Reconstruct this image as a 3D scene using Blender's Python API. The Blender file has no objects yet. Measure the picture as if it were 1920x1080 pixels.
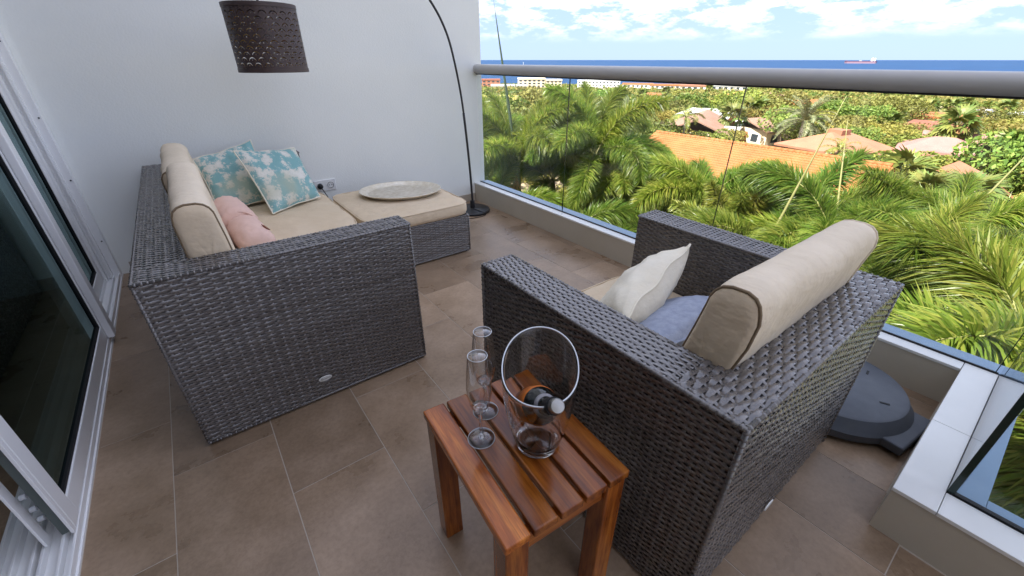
import bpy, math, random
import numpy as np
from mathutils import Vector, Matrix, noise
R = math.radians
sin, cos, PI = math.sin, math.cos, math.pi
sc = bpy.context.scene
COL = sc.collection
random.seed(7)
rng = np.random.default_rng(11)

# ------------------------------------------------------------------ camera
cam_d = bpy.data.cameras.new('camera')
cam = bpy.data.objects.new('camera', cam_d); COL.objects.link(cam)
EYE = 1.22
cam.location = (0, 0, EYE)
cam.rotation_euler = (R(90 - 28.755), 0, R(-37.0))
cam_d.sensor_width = 36; cam_d.lens = 780 / 1920 * 36
cam_d.clip_start = 0.03; cam_d.clip_end = 80000
sc.camera = cam

# ------------------------------------------------------------------ sky, sun, exposure
SUN_EL, SUN_AZ = 52.0, 275.0          # azimuth clockwise from +Y: the sun stands behind the building
world = bpy.data.worlds.new('World'); sc.world = world; world.use_nodes = True
wn, wl = world.node_tree.nodes, world.node_tree.links
wn.clear()
wout = wn.new('ShaderNodeOutputWorld'); bg = wn.new('ShaderNodeBackground')
sky = wn.new('ShaderNodeTexSky'); sky.sky_type = 'NISHITA'; sky.sun_disc = False
sky.sun_elevation = R(SUN_EL); sky.sun_rotation = R(SUN_AZ)
sky.altitude = 0; sky.air_density = 1.0; sky.dust_density = 0.25; sky.ozone_density = 3.0
bg.inputs['Strength'].default_value = 0.15
tint = wn.new('ShaderNodeMix'); tint.data_type = 'RGBA'; tint.blend_type = 'MULTIPLY'
tint.inputs[0].default_value = 1.0
tint.inputs[7].default_value = (0.43, 0.56, 0.90, 1)
gm_ = wn.new('ShaderNodeGamma'); gm_.inputs[1].default_value = 0.15
wl.new(sky.outputs[0], gm_.inputs[0]); wl.new(gm_.outputs[0], tint.inputs[6])
tc = wn.new('ShaderNodeTexCoord')
mp = wn.new('ShaderNodeMapping'); mp.inputs['Scale'].default_value = (12, 12, 36)
mp.inputs['Location'].default_value = (3.1, 1.7, 0.35)
wl.new(tc.outputs['Generated'], mp.inputs['Vector'])
nz = wn.new('ShaderNodeTexNoise'); nz.inputs['Scale'].default_value = 1.0
nz.inputs['Detail'].default_value = 9; nz.inputs['Roughness'].default_value = 0.62
wl.new(mp.outputs[0], nz.inputs['Vector'])
cr = wn.new('ShaderNodeValToRGB')
cr.color_ramp.elements[0].position = 0.43; cr.color_ramp.elements[0].color = (0, 0, 0, 1)
cr.color_ramp.elements[1].position = 0.88; cr.color_ramp.elements[1].color = (1, 1, 1, 1)
wl.new(nz.outputs[0], cr.inputs[0])
sx = wn.new('ShaderNodeSeparateXYZ'); wl.new(tc.outputs['Generated'], sx.inputs[0])
band = wn.new('ShaderNodeValToRGB')                       # fair-weather clouds from a few degrees up, added overhead to light the balcony
be = band.color_ramp.elements
be[0].position = 0.03; be[0].color = (0, 0, 0, 1); be[1].position = 0.5; be[1].color = (1, 1, 1, 1)
e = be.new(0.075); e.color = (1, 1, 1, 1); 
wl.new(sx.outputs[2], band.inputs[0])
cm = wn.new('ShaderNodeMath'); cm.operation = 'MULTIPLY'
wl.new(cr.outputs[0], cm.inputs[0]); wl.new(band.outputs[0], cm.inputs[1])
cm2 = wn.new('ShaderNodeMath'); cm2.operation = 'MULTIPLY'; cm2.inputs[1].default_value = 0.9
wl.new(cm.outputs[0], cm2.inputs[0])
cmix = wn.new('ShaderNodeMix'); cmix.data_type = 'RGBA'
cmix.inputs[7].default_value = (3.9, 3.4, 2.75, 1)  # cloud colour raised and warmed to brighten the shaded balcony
wl.new(cm2.outputs[0], cmix.inputs[0]); wl.new(tint.outputs[2], cmix.inputs[6])
wl.new(cmix.outputs[2], bg.inputs['Color']); wl.new(bg.outputs[0], wout.inputs[0])

sun_d = bpy.data.lights.new('sun', 'SUN'); sun = bpy.data.objects.new('sun', sun_d); COL.objects.link(sun)
sun_d.energy = 2.0; sun_d.angle = R(0.53); sun_d.color = (1.0, 0.95, 0.87)
sdir = Vector((cos(R(SUN_EL)) * sin(R(SUN_AZ)), cos(R(SUN_EL)) * cos(R(SUN_AZ)), sin(R(SUN_EL))))
sun.rotation_euler = sdir.to_track_quat('Z', 'Y').to_euler(); sun.location = sdir * 60

vs = sc.view_settings
vs.view_transform = 'Standard'; vs.look = 'None'; vs.gamma = 1; vs.use_curve_mapping = False
vs.exposure = 3.0
cy = sc.cycles
cy.use_denoising = True
cy.max_bounces = 12; cy.diffuse_bounces = 5; cy.glossy_bounces = 5; cy.transmission_bounces = 10
cy.transparent_max_bounces = 16; cy.sample_clamp_indirect = 6; cy.caustics_reflective = False; cy.caustics_refractive = False

# ------------------------------------------------------------------ helpers
class MB:
    def __init__(s): s.v = []; s.f = []
    def add(s, verts, faces):
        b = len(s.v); s.v.extend([tuple(p) for p in verts]); s.f.extend([tuple(b + i for i in q) for q in faces]); return s
    def box(s, x0, y0, z0, x1, y1, z1, M=None):
        c = [(x0, y0, z0), (x1, y0, z0), (x1, y1, z0), (x0, y1, z0), (x0, y0, z1), (x1, y0, z1), (x1, y1, z1), (x0, y1, z1)]
        if M is not None: c = [M @ Vector(p) for p in c]
        return s.add(c, [(0, 3, 2, 1), (4, 5, 6, 7), (0, 1, 5, 4), (1, 2, 6, 5), (2, 3, 7, 6), (3, 0, 4, 7)])
    def tube(s, pts, rad, n=8, cap=True):
        pts = [Vector(p) for p in pts]
        rs = rad if isinstance(rad, (list, tuple)) else [rad] * len(pts)
        up = None; rings = []
        for i, p in enumerate(pts):
            t = (pts[min(i + 1, len(pts) - 1)] - pts[max(i - 1, 0)]).normalized()
            if up is None:
                up = Vector((0, 0, 1)) if abs(t.z) < .9 else Vector((1, 0, 0))
            a = t.cross(up); a.normalize(); up = a.cross(t).normalized()
            rings.append([p + (a * cos(2 * PI * k / n) + up * sin(2 * PI * k / n)) * rs[i] for k in range(n)])
        v = [q for r_ in rings for q in r_]; f = []
        for i in range(len(pts) - 1):
            for k in range(n):
                k2 = (k + 1) % n
                f.append((i * n + k, i * n + k2, (i + 1) * n + k2, (i + 1) * n + k))
        if cap:
            f.append(tuple(range(n - 1, -1, -1))); f.append(tuple((len(pts) - 1) * n + k for k in range(n)))
        return s.add(v, f)
    def lathe(s, prof, n=32, c=(0, 0, 0), M=None):
        v = []; f = []
        for r_, z in prof:
            for k in range(n):
                p = Vector((r_ * cos(2 * PI * k / n), r_ * sin(2 * PI * k / n), z))
                if M is not None: p = M @ p
                v.append(p + Vector(c))
        for i in range(len(prof) - 1):
            for k in range(n):
                k2 = (k + 1) % n
                f.append((i * n + k, i * n + k2, (i + 1) * n + k2, (i + 1) * n + k))
        if prof[0][0] > 1e-6: f.append(tuple(range(n - 1, -1, -1)))
        if prof[-1][0] > 1e-6: f.append(tuple((len(prof) - 1) * n + k for k in range(n)))
        return s.add(v, f)
    def grid(s, P, closed_u=False):
        nu = len(P); nv = len(P[0]); v = [q for r_ in P for q in r_]; f = []
        for i in range(nu if closed_u else nu - 1):
            i2 = (i + 1) % nu
            for j in range(nv - 1): f.append((i * nv + j, i2 * nv + j, i2 * nv + j + 1, i * nv + j + 1))
        return s.add(v, f)
    def prism(s, poly, z0, z1):
        n = len(poly)
        v = [(x, y, z0) for x, y in poly] + [(x, y, z1) for x, y in poly]
        f = [tuple(range(n - 1, -1, -1)), tuple(range(n, 2 * n))] + [(i, (i + 1) % n, n + (i + 1) % n, n + i) for i in range(n)]
        return s.add(v, f)
    def mesh(s, name, mat=None, smooth=False):
        me = bpy.data.meshes.new(name); me.from_pydata(s.v, [], s.f); me.update()
        if mat is not None: me.materials.append(mat)
        if smooth: me.polygons.foreach_set('use_smooth', [True] * len(me.polygons))
        return me
    def build(s, name, mat, parent=None, smooth=False, bevel=0.0, auto=None):
        return link(name, s.mesh(name, mat, smooth), parent, bevel, auto)

def link(name, me, parent=None, bevel=0.0, auto=None):
    o = bpy.data.objects.new(name, me); COL.objects.link(o)
    if parent is not None:
        o.parent = parent; o.matrix_parent_inverse = parent.matrix_basis.inverted() if False else Matrix.Identity(4)
        if parent.location.length > 0 or any(parent.rotation_euler): pass
    if bevel > 0:
        b = o.modifiers.new('bevel', 'BEVEL'); b.width = bevel; b.segments = 2; b.limit_method = 'ANGLE'; b.angle_limit = R(40)
    if auto:
        me.polygons.foreach_set('use_smooth', [True] * len(me.polygons)); me.set_sharp_from_angle(angle=R(auto))
    return o

def tag(o, label=None, cat=None, group=None, kind=None):
    if label: o['label'] = label
    if cat: o['category'] = cat
    if group: o['group'] = group
    if kind: o['kind'] = kind
    return o

def thing(name, label, cat, loc=(0, 0, 0), rz=0, group=None):
    o = bpy.data.objects.new(name, None); COL.objects.link(o); o.empty_display_size = .1
    o.location = loc; o.rotation_euler = (0, 0, rz)
    return tag(o, label, cat, group)

def npmesh(name, v, tris, mat):
    me = bpy.data.meshes.new(name)
    v = np.asarray(v, np.float32).reshape(-1, 3); t = np.asarray(tris, np.int32)
    k = t.shape[1]
    me.vertices.add(len(v)); me.vertices.foreach_set('co', v.ravel())
    me.loops.add(t.size); me.loops.foreach_set('vertex_index', t.ravel())
    me.polygons.add(len(t)); me.polygons.foreach_set('loop_start', np.arange(0, t.size, k, dtype=np.int32))
    me.update(calc_edges=True); me.validate()
    if mat is not None: me.materials.append(mat)
    return me

# ------------------------------------------------------------------ materials
MATS = {}
def mat(name, col=(.5, .5, .5), rough=.6, spec=.5, metal=0.0):
    m = bpy.data.materials.new(name); m.use_nodes = True
    b = m.node_tree.nodes['Principled BSDF']
    b.inputs['Base Color'].default_value = (*col, 1); b.inputs['Roughness'].default_value = rough
    b.inputs['Specular IOR Level'].default_value = spec; b.inputs['Metallic'].default_value = metal
    MATS[name] = m
    return m
def N(m, t, **kw):
    n = m.node_tree.nodes.new(t)
    for k, v in kw.items():
        if k in n.inputs: n.inputs[k].default_value = v
        else: setattr(n, k, v)
    return n
def L(m, a, b): m.node_tree.links.new(a, b)
def bsdf(m): return m.node_tree.nodes['Principled BSDF']
def coords(m, scale=(1, 1, 1), kind='Object', rot=(0, 0, 0)):
    t = N(m, 'ShaderNodeTexCoord'); p = N(m, 'ShaderNodeMapping')
    p.inputs['Scale'].default_value = scale; p.inputs['Rotation'].default_value = rot
    L(m, t.outputs[kind], p.inputs['Vector']); return p.outputs[0]
def ramp(m, fac, stops):
    r_ = N(m, 'ShaderNodeValToRGB'); els = r_.color_ramp.elements
    els[0].position, els[0].color = stops[0][0], (*stops[0][1], 1)
    els[1].position, els[1].color = stops[-1][0], (*stops[-1][1], 1)
    for p, c in stops[1:-1]:
        e_ = els.new(p); e_.color = (*c, 1)
    L(m, fac, r_.inputs[0]); return r_.outputs[0]
def noisetex(m, vec, scale=5, detail=4, rough=.5):
    n = N(m, 'ShaderNodeTexNoise'); n.inputs['Scale'].default_value = scale; n.inputs['Detail'].default_value = detail
    n.inputs['Roughness'].default_value = rough
    if vec is not None: L(m, vec, n.inputs['Vector'])
    return n.outputs[0]
def bump(m, h, strength=.2, dist=.01):
    b = N(m, 'ShaderNodeBump'); b.inputs['Strength'].default_value = strength; b.inputs['Distance'].default_value = dist
    L(m, h, b.inputs['Height']); L(m, b.outputs[0], bsdf(m).inputs['Normal']); return b
def noisy(name, c1, c2, scale=4, rough=.6, spec=.5, bumps=0, bscale=60, bdist=.002, metal=0.0, detail=5, kind='Object', stretch=(1, 1, 1), objvar=0.0):
    m = mat(name, c1, rough, spec, metal)
    v = coords(m, stretch, kind)
    c = ramp(m, noisetex(m, v, scale, detail, .6), [(.3, c1), (.7, c2)])
    if objvar:
        oi = N(m, 'ShaderNodeObjectInfo'); hs = N(m, 'ShaderNodeHueSaturation')
        mr = N(m, 'ShaderNodeMapRange'); mr.inputs[3].default_value = 1 - objvar; mr.inputs[4].default_value = 1 + objvar
        L(m, oi.outputs['Random'], mr.inputs[0]); L(m, mr.outputs[0], hs.inputs['Value']); L(m, c, hs.inputs['Color']); c = hs.outputs[0]
    L(m, c, bsdf(m).inputs['Base Color'])
    if bumps: bump(m, noisetex(m, v, bscale, 4, .6), bumps, bdist)
    return m

M_wall = noisy('white_plaster', (.815, .83, .79), (.855, .87, .83), 1.5, .85, .2, .6, 95, .0022)
M_ceil = mat('white_ceiling', (.80, .80, .79), .9, .2)
M_facade = mat('facade_paint', (.72, .72, .70), .9, .2)
M_grout = mat('grout', (.47, .41, .34), .9, .2)
M_skirt = noisy('skirting_tile', (.42, .36, .29), (.47, .41, .33), 6, .4)
M_kerb = noisy('kerb_paint', (.50, .45, .36), (.55, .50, .41), 3, .75, .3, .15, 120, .001)
M_coping = noisy('coping_tile', (.74, .74, .71), (.80, .80, .77), 5, .3, .5)
M_alu = mat('white_aluminium', (.86, .86, .85), .35, .5)
M_alu2 = mat('grey_aluminium', (.45, .47, .48), .4, .5)
M_flash = noisy('blue_grey_flashing', (.16, .27, .40), (.19, .31, .44), 4, .35, .5)
M_rail = noisy('rail_paint', (.43, .42, .40), (.46, .45, .43), 3, .32, .5)
M_rubber = mat('black_rubber', (.012, .012, .013), .6, .3)
M_black = noisy('black_metal', (.016, .016, .018), (.024, .024, .026), 6, .42, .5)
M_bplast = noisy('black_plastic', (.058, .066, .082), (.076, .085, .102), 20, .5, .45, .3, 300, .0008)
M_chan = mat('channel_grey', (.10, .12, .11), .5, .4)
M_teal_backdrop = noisy('teal_reflection_sheet', (.015, .05, .05), (.02, .07, .065), 3, .9, .2, 0, 1, 0, 0, 4, 'Object', (30, 30, .3))  # teal of a reflected band, put into the sheet colour
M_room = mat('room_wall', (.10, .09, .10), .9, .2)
M_beige = noisy('beige_fabric', (.64, .51, .35), (.70, .57, .41), 7, .9, .15, .35, 900, .0006)
M_beigeL = noisy('light_beige_fabric', (.70, .595, .45), (.76, .65, .50), 7, .9, .15, .35, 900, .0006)
M_pipe = mat('piping_cord', (.22, .16, .10), .85, .2)
M_pink = noisy('pink_fabric', (.66, .45, .375), (.71, .50, .42), 8, .9, .15, .3, 700, .0006)
M_leather = mat('brown_leather', (.22, .06, .025), .5, .4)
M_white = noisy('cream_fabric', (.74, .67, .52), (.82, .77, .65), 6, .9, .15, .3, 700, .0006)
M_blue = noisy('blue_grey_fabric', (.27, .30, .385), (.37, .41, .50), 45, .9, .15, .5, 400, .001)
M_strandcore = mat('wicker_frame', (.030, .027, .027), .7, .2)
M_white_pl = mat('white_plastic', (.74, .74, .72), .35, .5)
M_silver = mat('silver_foil', (.33, .32, .30), .34, .5, 1.0)
M_plate = mat('bright_badge_metal', (.80, .80, .77), .35, .6, .25)
M_orange = mat('orange_label', (.75, .20, .03), .5, .4)
M_greylab = noisy('grey_label', (.20, .19, .20), (.34, .33, .34), 80, .5)
M_bottle = mat('dark_bottle_glass', (.006, .007, .006), .06, .6)

def wrinkle(m, sc_=11, st=.5, dist=.006, stretch=(1, 1, 1)):
    b0 = [n for n in m.node_tree.nodes if n.type == 'BUMP'][0]
    nn = noisetex(m, coords(m, stretch), sc_, 3, .55); b = N(m, 'ShaderNodeBump'); b.inputs['Strength'].default_value = st; b.inputs['Distance'].default_value = dist
    L(m, nn, b.inputs['Height']); L(m, b.outputs[0], b0.inputs['Normal'])
for m_, st_ in ((M_beige, .8), (M_beigeL, .75), (M_pink, .6), (M_white, .6), (M_blue, .5)): wrinkle(m_, 13, st_, .008, (1, 1.6, 1.6))
# woven synthetic rattan: dark, satin, each strand a little different along its run
M_wick = mat('woven_rattan', (.03, .027, .027), .36, .6)
v = coords(M_wick, (1, 1, 1))
L(M_wick, ramp(M_wick, noisetex(M_wick, v, 35, 4, .7), [(.3, (.092, .082, .077)), (.55, (.128, .115, .108)), (.75, (.172, .155, .146))]), bsdf(M_wick).inputs['Base Color'])
L(M_wick, ramp(M_wick, noisetex(M_wick, v, 60, 3, .6), [(.3, (.17, .17, .17)), (.7, (.33, .33, .33))]), bsdf(M_wick).inputs['Roughness'])

_b = bsdf(M_wick); _b.inputs['Coat Weight'].default_value = .6; _b.inputs['Coat Roughness'].default_value = .16; _b.inputs['Specular IOR Level'].default_value = .8
# floor tile: brown cement look, each tile its own shift
M_tile = mat('brown_floor_tile', (.12, .09, .065), .42, .4)
v = coords(M_tile, (1, 1, 1), 'Object')
oi = N(M_tile, 'ShaderNodeObjectInfo')
va = N(M_tile, 'ShaderNodeVectorMath', operation='ADD')
vm = N(M_tile, 'ShaderNodeVectorMath', operation='SCALE'); vm.inputs['Scale'].default_value = 37.0
cx = N(M_tile, 'ShaderNodeCombineXYZ')
for k in range(3): L(M_tile, oi.outputs['Random'], cx.inputs[k])
L(M_tile, cx.outputs[0], vm.inputs[0]); L(M_tile, v, va.inputs[0]); L(M_tile, vm.outputs[0], va.inputs[1])
n1 = noisetex(M_tile, va.outputs[0], 4.5, 7, .58); n2 = noisetex(M_tile, va.outputs[0], 70, 4, .7)
c1 = ramp(M_tile, n1, [(.22, (.20, .132, .078)), (.5, (.315, .218, .140)), (.78, (.44, .315, .215))])
c2 = ramp(M_tile, n2, [(.25, (.72, .70, .68)), (.6, (1.0, 1.0, 1.0))])
mx = N(M_tile, 'ShaderNodeMix', data_type='RGBA', blend_type='MULTIPLY'); mx.inputs[0].default_value = .8
L(M_tile, c1, mx.inputs[6]); L(M_tile, c2, mx.inputs[7])
hs = N(M_tile, 'ShaderNodeHueSaturation'); mr = N(M_tile, 'ShaderNodeMapRange'); mr.inputs[3].default_value = .80; mr.inputs[4].default_value = 1.14
L(M_tile, oi.outputs['Random'], mr.inputs[0]); L(M_tile, mr.outputs[0], hs.inputs['Value']); L(M_tile, mx.outputs[2], hs.inputs['Color'])
L(M_tile, hs.outputs[0], bsdf(M_tile).inputs['Base Color'])
L(M_tile, ramp(M_tile, n1, [(.3, (.24, .24, .24)), (.7, (.38, .38, .38))]), bsdf(M_tile).inputs['Roughness'])
bump(M_tile, n2, .15, .001)

# oiled hardwood, grain along local Y, every board its own figure
M_wood = mat('oiled_hardwood', (.2, .07, .02), .25, .5)
t_ = N(M_wood, 'ShaderNodeTexCoord'); oi = N(M_wood, 'ShaderNodeObjectInfo')
cx = N(M_wood, 'ShaderNodeCombineXYZ')
for k in range(3): L(M_wood, oi.outputs['Random'], cx.inputs[k])
vm = N(M_wood, 'ShaderNodeVectorMath', operation='SCALE'); vm.inputs['Scale'].default_value = 13.0
L(M_wood, cx.outputs[0], vm.inputs[0])
va = N(M_wood, 'ShaderNodeVectorMath', operation='ADD'); L(M_wood, t_.outputs['Object'], va.inputs[0]); L(M_wood, vm.outputs[0], va.inputs[1])
pm = N(M_wood, 'ShaderNodeMapping'); pm.inputs['Scale'].default_value = (38, 3.0, 24); L(M_wood, va.outputs[0], pm.inputs[0])
pm2 = N(M_wood, 'ShaderNodeMapping'); pm2.inputs['Scale'].default_value = (260, 14, 200); L(M_wood, va.outputs[0], pm2.inputs[0])
g1 = noisetex(M_wood, pm.outputs[0], 1, 5, .6); g2 = noisetex(M_wood, pm2.outputs[0], 1, 3, .6); g3 = noisetex(M_wood, va.outputs[0], 6, 3, .5)
cc = ramp(M_wood, g1, [(.28, (.12, .026, .004)), (.5, (.34, .092, .013)), (.75, (.60, .21, .032))])
cd = ramp(M_wood, g2, [(.32, (.55, .5, .45)), (.55, (1, 1, 1))])
ce = ramp(M_wood, g3, [(.3, (.62, .55, .5)), (.65, (1.1, 1.08, 1.0))])
m1 = N(M_wood, 'ShaderNodeMix', data_type='RGBA', blend_type='MULTIPLY'); m1.inputs[0].default_value = .8
L(M_wood, cc, m1.inputs[6]); L(M_wood, cd, m1.inputs[7])
m2 = N(M_wood, 'ShaderNodeMix', data_type='RGBA', blend_type='MULTIPLY'); m2.inputs[0].default_value = 1
L(M_wood, m1.outputs[2], m2.inputs[6]); L(M_wood, ce, m2.inputs[7])
hs = N(M_wood, 'ShaderNodeHueSaturation'); mr = N(M_wood, 'ShaderNodeMapRange'); mr.inputs[3].default_value = .5; mr.inputs[4].default_value = 1.25
L(M_wood, oi.outputs['Random'], mr.inputs[0]); L(M_wood, mr.outputs[0], hs.inputs['Value']); L(M_wood, m2.outputs[2], hs.inputs['Color'])
L(M_wood, hs.outputs[0], bsdf(M_wood).inputs['Base Color']); bump(M_wood, g2, .12, .0006)
L(M_wood, ramp(M_wood, g3, [(.3, (.10, .10, .10)), (.7, (.24, .24, .24))]), bsdf(M_wood).inputs['Roughness'])

# teal and cream print
M_teal = mat('teal_print_fabric', (.3, .5, .5), .9, .15)
v = coords(M_teal, (1, 1, 1))
na = noisetex(M_teal, v, 13.0, 4, .62); nb = noisetex(M_teal, v, 90, 3, .8)
ad = N(M_teal, 'ShaderNodeMath', operation='MULTIPLY_ADD'); L(M_teal, nb, ad.inputs[0]); ad.inputs[1].default_value = .34; L(M_teal, na, ad.inputs[2])
cc = ramp(M_teal, ad.outputs[0], [(.60, (.22, .41, .41)), (.665, (.28, .46, .455)), (.69, (.62, .61, .53)), (.82, (.72, .70, .63))])
nc_ = noisetex(M_teal, v, 3.0, 2, .5)
mm = N(M_teal, 'ShaderNodeMix', data_type='RGBA'); L(M_teal, ramp(M_teal, nc_, [(.52, (0, 0, 0)), (.66, (.6, .6, .6))]), mm.inputs[0])
L(M_teal, cc, mm.inputs[6]); mm.inputs[7].default_value = (.46, .47, .34, 1)
L(M_teal, mm.outputs[2], bsdf(M_teal).inputs['Base Color']); bump(M_teal, noisetex(M_teal, v, 800, 2), .3, .0006)

# ribbed champagne metal of the tray
M_tray = noisy('champagne_metal', (.66, .58, .44), (.86, .80, .68), 30, .34, .6, 0, 1, 0, .45)
def glass_mat(name, tintc=(1, 1, 1), f0=.04, rough=0.0, pw=5.0):
    """thin pane: Schlick reflection over clear transmission, the same from both sides"""
    m = bpy.data.materials.new(name); m.use_nodes = True
    n, l = m.node_tree.nodes, m.node_tree.links; n.clear()
    o = n.new('ShaderNodeOutputMaterial'); mixs = n.new('ShaderNodeMixShader')
    ge = n.new('ShaderNodeNewGeometry'); dp = n.new('ShaderNodeVectorMath'); dp.operation = 'DOT_PRODUCT'
    l.new(ge.outputs['Normal'], dp.inputs[0]); l.new(ge.outputs['Incoming'], dp.inputs[1])
    def ma(op, a, b=None):
        q = n.new('ShaderNodeMath'); q.operation = op
        for i, x_ in enumerate((a, b)):
            if x_ is None: continue
            if isinstance(x_, (int, float)): q.inputs[i].default_value = x_
            else: l.new(x_, q.inputs[i])
        return q.outputs[0]
    c = ma('ABSOLUTE', dp.outputs['Value']); p5 = ma('POWER', ma('SUBTRACT', 1.0, c), pw)
    fr = ma('ADD', ma('MULTIPLY', p5, 1 - f0), f0)
    t = n.new('ShaderNodeBsdfTransparent'); t.inputs[0].default_value = (*tintc, 1)
    g = n.new('ShaderNodeBsdfGlossy'); g.inputs['Roughness'].default_value = rough
    l.new(fr, mixs.inputs[0]); l.new(t.outputs[0], mixs.inputs[1]); l.new(g.outputs[0], mixs.inputs[2]); l.new(mixs.outputs[0], o.inputs[0])
    return m
M_pane = glass_mat('rail_glass', (.97, .985, .98), .025)
M_doorglass = glass_mat('tinted_door_glass', (.36, .42, .42), .085)
for q in M_doorglass.node_tree.nodes:
    if q.type == 'BSDF_GLOSSY': q.inputs[0].default_value = (.62, .86, .84, 1)
M_wine = glass_mat('thin_clear_glass', (.965, .97, .975), .05, 0.0, 2.0)
M_rim_glint = mat('painted_rim_glint', (.72, .75, .78), .08, .8)  # pale opaque colour standing in for sky highlights on glass rims
M_edge = mat('glass_edge', (.004, .022, .018), .15, .5)
M_acry = bpy.data.materials.new('clear_acrylic'); M_acry.use_nodes = True
_b = bsdf(M_acry); _b.inputs['Base Color'].default_value = (.955, .96, .96, 1); _b.inputs['Roughness'].default_value = .0
_b.inputs['Transmission Weight'].default_value = 1; _b.inputs['IOR'].default_value = 1.52

def leaf_mat(name, c1, c2, c3, rough=.4, spec=.5, trans=.35, scale=3.0, objvar=.22, dry=None):
    m = mat(name, c1, rough, spec)
    v = coords(m, (1, 1, 1))
    g = N(m, 'ShaderNodeNewGeometry')
    c = ramp(m, g.outputs['Random Per Island'], [(0, c1), (.55, c2), (1.0, c3)])
    oi = N(m, 'ShaderNodeObjectInfo'); hs = N(m, 'ShaderNodeHueSaturation')
    mr = N(m, 'ShaderNodeMapRange'); mr.inputs[3].default_value = 1 - objvar; mr.inputs[4].default_value = 1 + objvar
    L(m, oi.outputs['Random'], mr.inputs[0]); L(m, mr.outputs[0], hs.inputs['Value'])
    h2 = N(m, 'ShaderNodeMath', operation='MULTIPLY_ADD'); h2.inputs[1].default_value = 7.31; h2.inputs[2].default_value = 0.1
    fr = N(m, 'ShaderNodeMath', operation='FRACT'); mr2 = N(m, 'ShaderNodeMapRange'); mr2.inputs[3].default_value = .475; mr2.inputs[4].default_value = .52
    L(m, oi.outputs['Random'], h2.inputs[0]); L(m, h2.outputs[0], fr.inputs[0]); L(m, fr.outputs[0], mr2.inputs[0]); L(m, mr2.outputs[0], hs.inputs['Hue'])
    L(m, c, hs.inputs['Color']); L(m, hs.outputs[0], bsdf(m).inputs['Base Color'])
    tr = N(m, 'ShaderNodeBsdfTranslucent'); L(m, hs.outputs[0], tr.inputs[0])
    mixs = N(m, 'ShaderNodeMixShader'); mixs.inputs[0].default_value = trans
    L(m, bsdf(m).outputs[0], mixs.inputs[1]); L(m, tr.outputs[0], mixs.inputs[2])
    L(m, mixs.outputs[0], m.node_tree.nodes['Material Output'].inputs['Surface'])
    return m
M_frond = leaf_mat('palm_leaflet', (.11, .20, .025), (.20, .29, .04), (.36, .38, .08), .34, .5, .6)
M_frondY = leaf_mat('yellow_palm_leaflet', (.12, .16, .025), (.21, .23, .035), (.32, .29, .06), .36, .5, .35)
M_rach = noisy('palm_rachis', (.26, .26, .09), (.36, .33, .15), 6, .5, .4)
M_ptrunk = noisy('palm_trunk', (.19, .165, .135), (.30, .26, .21), 3, .85, .2, .5, 12, .02, 0, 5, 'Object', (1, 1, 9))
M_crownshaft = noisy('palm_crownshaft', (.12, .15, .06), (.22, .22, .11), 4, .5, .4, 0, 1, 0, 0, 4, 'Object', (1, 1, .4))
M_tree = [leaf_mat('scrub_leaves_olive', (.12, .125, .028), (.20, .20, .045), (.28, .27, .07), .6, .3, .25, 2, .3),
          leaf_mat('scrub_leaves_green', (.075, .125, .022), (.14, .20, .032), (.22, .26, .05), .55, .3, .25, 2, .3),
          leaf_mat('scrub_leaves_yellow', (.18, .18, .032), (.28, .26, .05), (.36, .32, .08), .6, .3, .25, 2, .25)]
M_fan = leaf_mat('fan_palm_leaf', (.07, .12, .03), (.13, .19, .04), (.24, .25, .06), .45, .4, .3)
M_date = leaf_mat('date_palm_leaf', (.11, .13, .06), (.18, .19, .09), (.26, .25, .13), .5, .4, .25)
M_dry = leaf_mat('dry_fronds', (.30, .18, .07), (.42, .27, .11), (.52, .34, .14), .8, .2, .2)
M_bark = noisy('bark', (.12, .095, .07), (.2, .16, .12), 5, .9, .2)
M_spear = mat('dark_spear', (.05, .075, .04), .5, .4)
M_cactus = noisy('cactus_skin', (.10, .13, .055), (.16, .18, .09), 5, .7, .3)
M_pot = mat('terracotta', (.36, .14, .07), .8, .3)
M_sandrock = noisy('pale_rock', (.48, .36, .25), (.62, .50, .37), 2, .9, .2, .5, 5, .05)
M_ground = mat('scrub_ground', (.25, .2, .12), .95, .1)
v = coords(M_ground, (1, 1, 1))
ga = noisetex(M_ground, v, .09, 6, .6); gb = noisetex(M_ground, v, 1.5, 6, .7)
cc = ramp(M_ground, ga, [(.38, (.115, .125, .045)), (.50, (.24, .20, .10)), (.60, (.46, .36, .25))])
cd = ramp(M_ground, gb, [(.3, (.65, .65, .62)), (.7, (1.1, 1.1, 1.1))])
mx = N(M_ground, 'ShaderNodeMix', data_type='RGBA', blend_type='MULTIPLY'); mx.inputs[0].default_value = 1
L(M_ground, cc, mx.inputs[6]); L(M_ground, cd, mx.inputs[7]); L(M_ground, mx.outputs[2], bsdf(M_ground).inputs['Base Color'])
M_field = noisy('dry_grass_ground', (.36, .30, .07), (.46, .38, .10), .2, .95, .1)
M_pale = noisy('pale_paving', (.50, .45, .38), (.60, .55, .47), .3, .9, .2)
M_sandpatch = noisy('sandy_soil', (.52, .40, .30), (.64, .51, .40), 1.2, .95, .1, .4, 6, .03)
M_sea = noisy('sea_water', (.005, .036, .100), (.008, .048, .128), .004, .6, .12, 0, 1, 0, 0, 6, 'Object', (1, 3, 1))
M_surf = mat('shallow_water', (.10, .36, .44), .4, .4)
M_rtile = noisy('orange_roof_tile', (.29, .10, .032), (.38, .145, .05), .8, .7, .3, 0, 1, 0, 0, 6)
M_rpink = noisy('pink_roof', (.30, .15, .13), (.36, .19, .165), .7, .8, .2)
M_rred = noisy('red_brown_roof', (.24, .085, .055), (.30, .12, .075), .6, .8, .2)
M_rsalmon = noisy('salmon_roof', (.30, .13, .08), (.36, .17, .105), .6, .8, .2)
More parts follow.
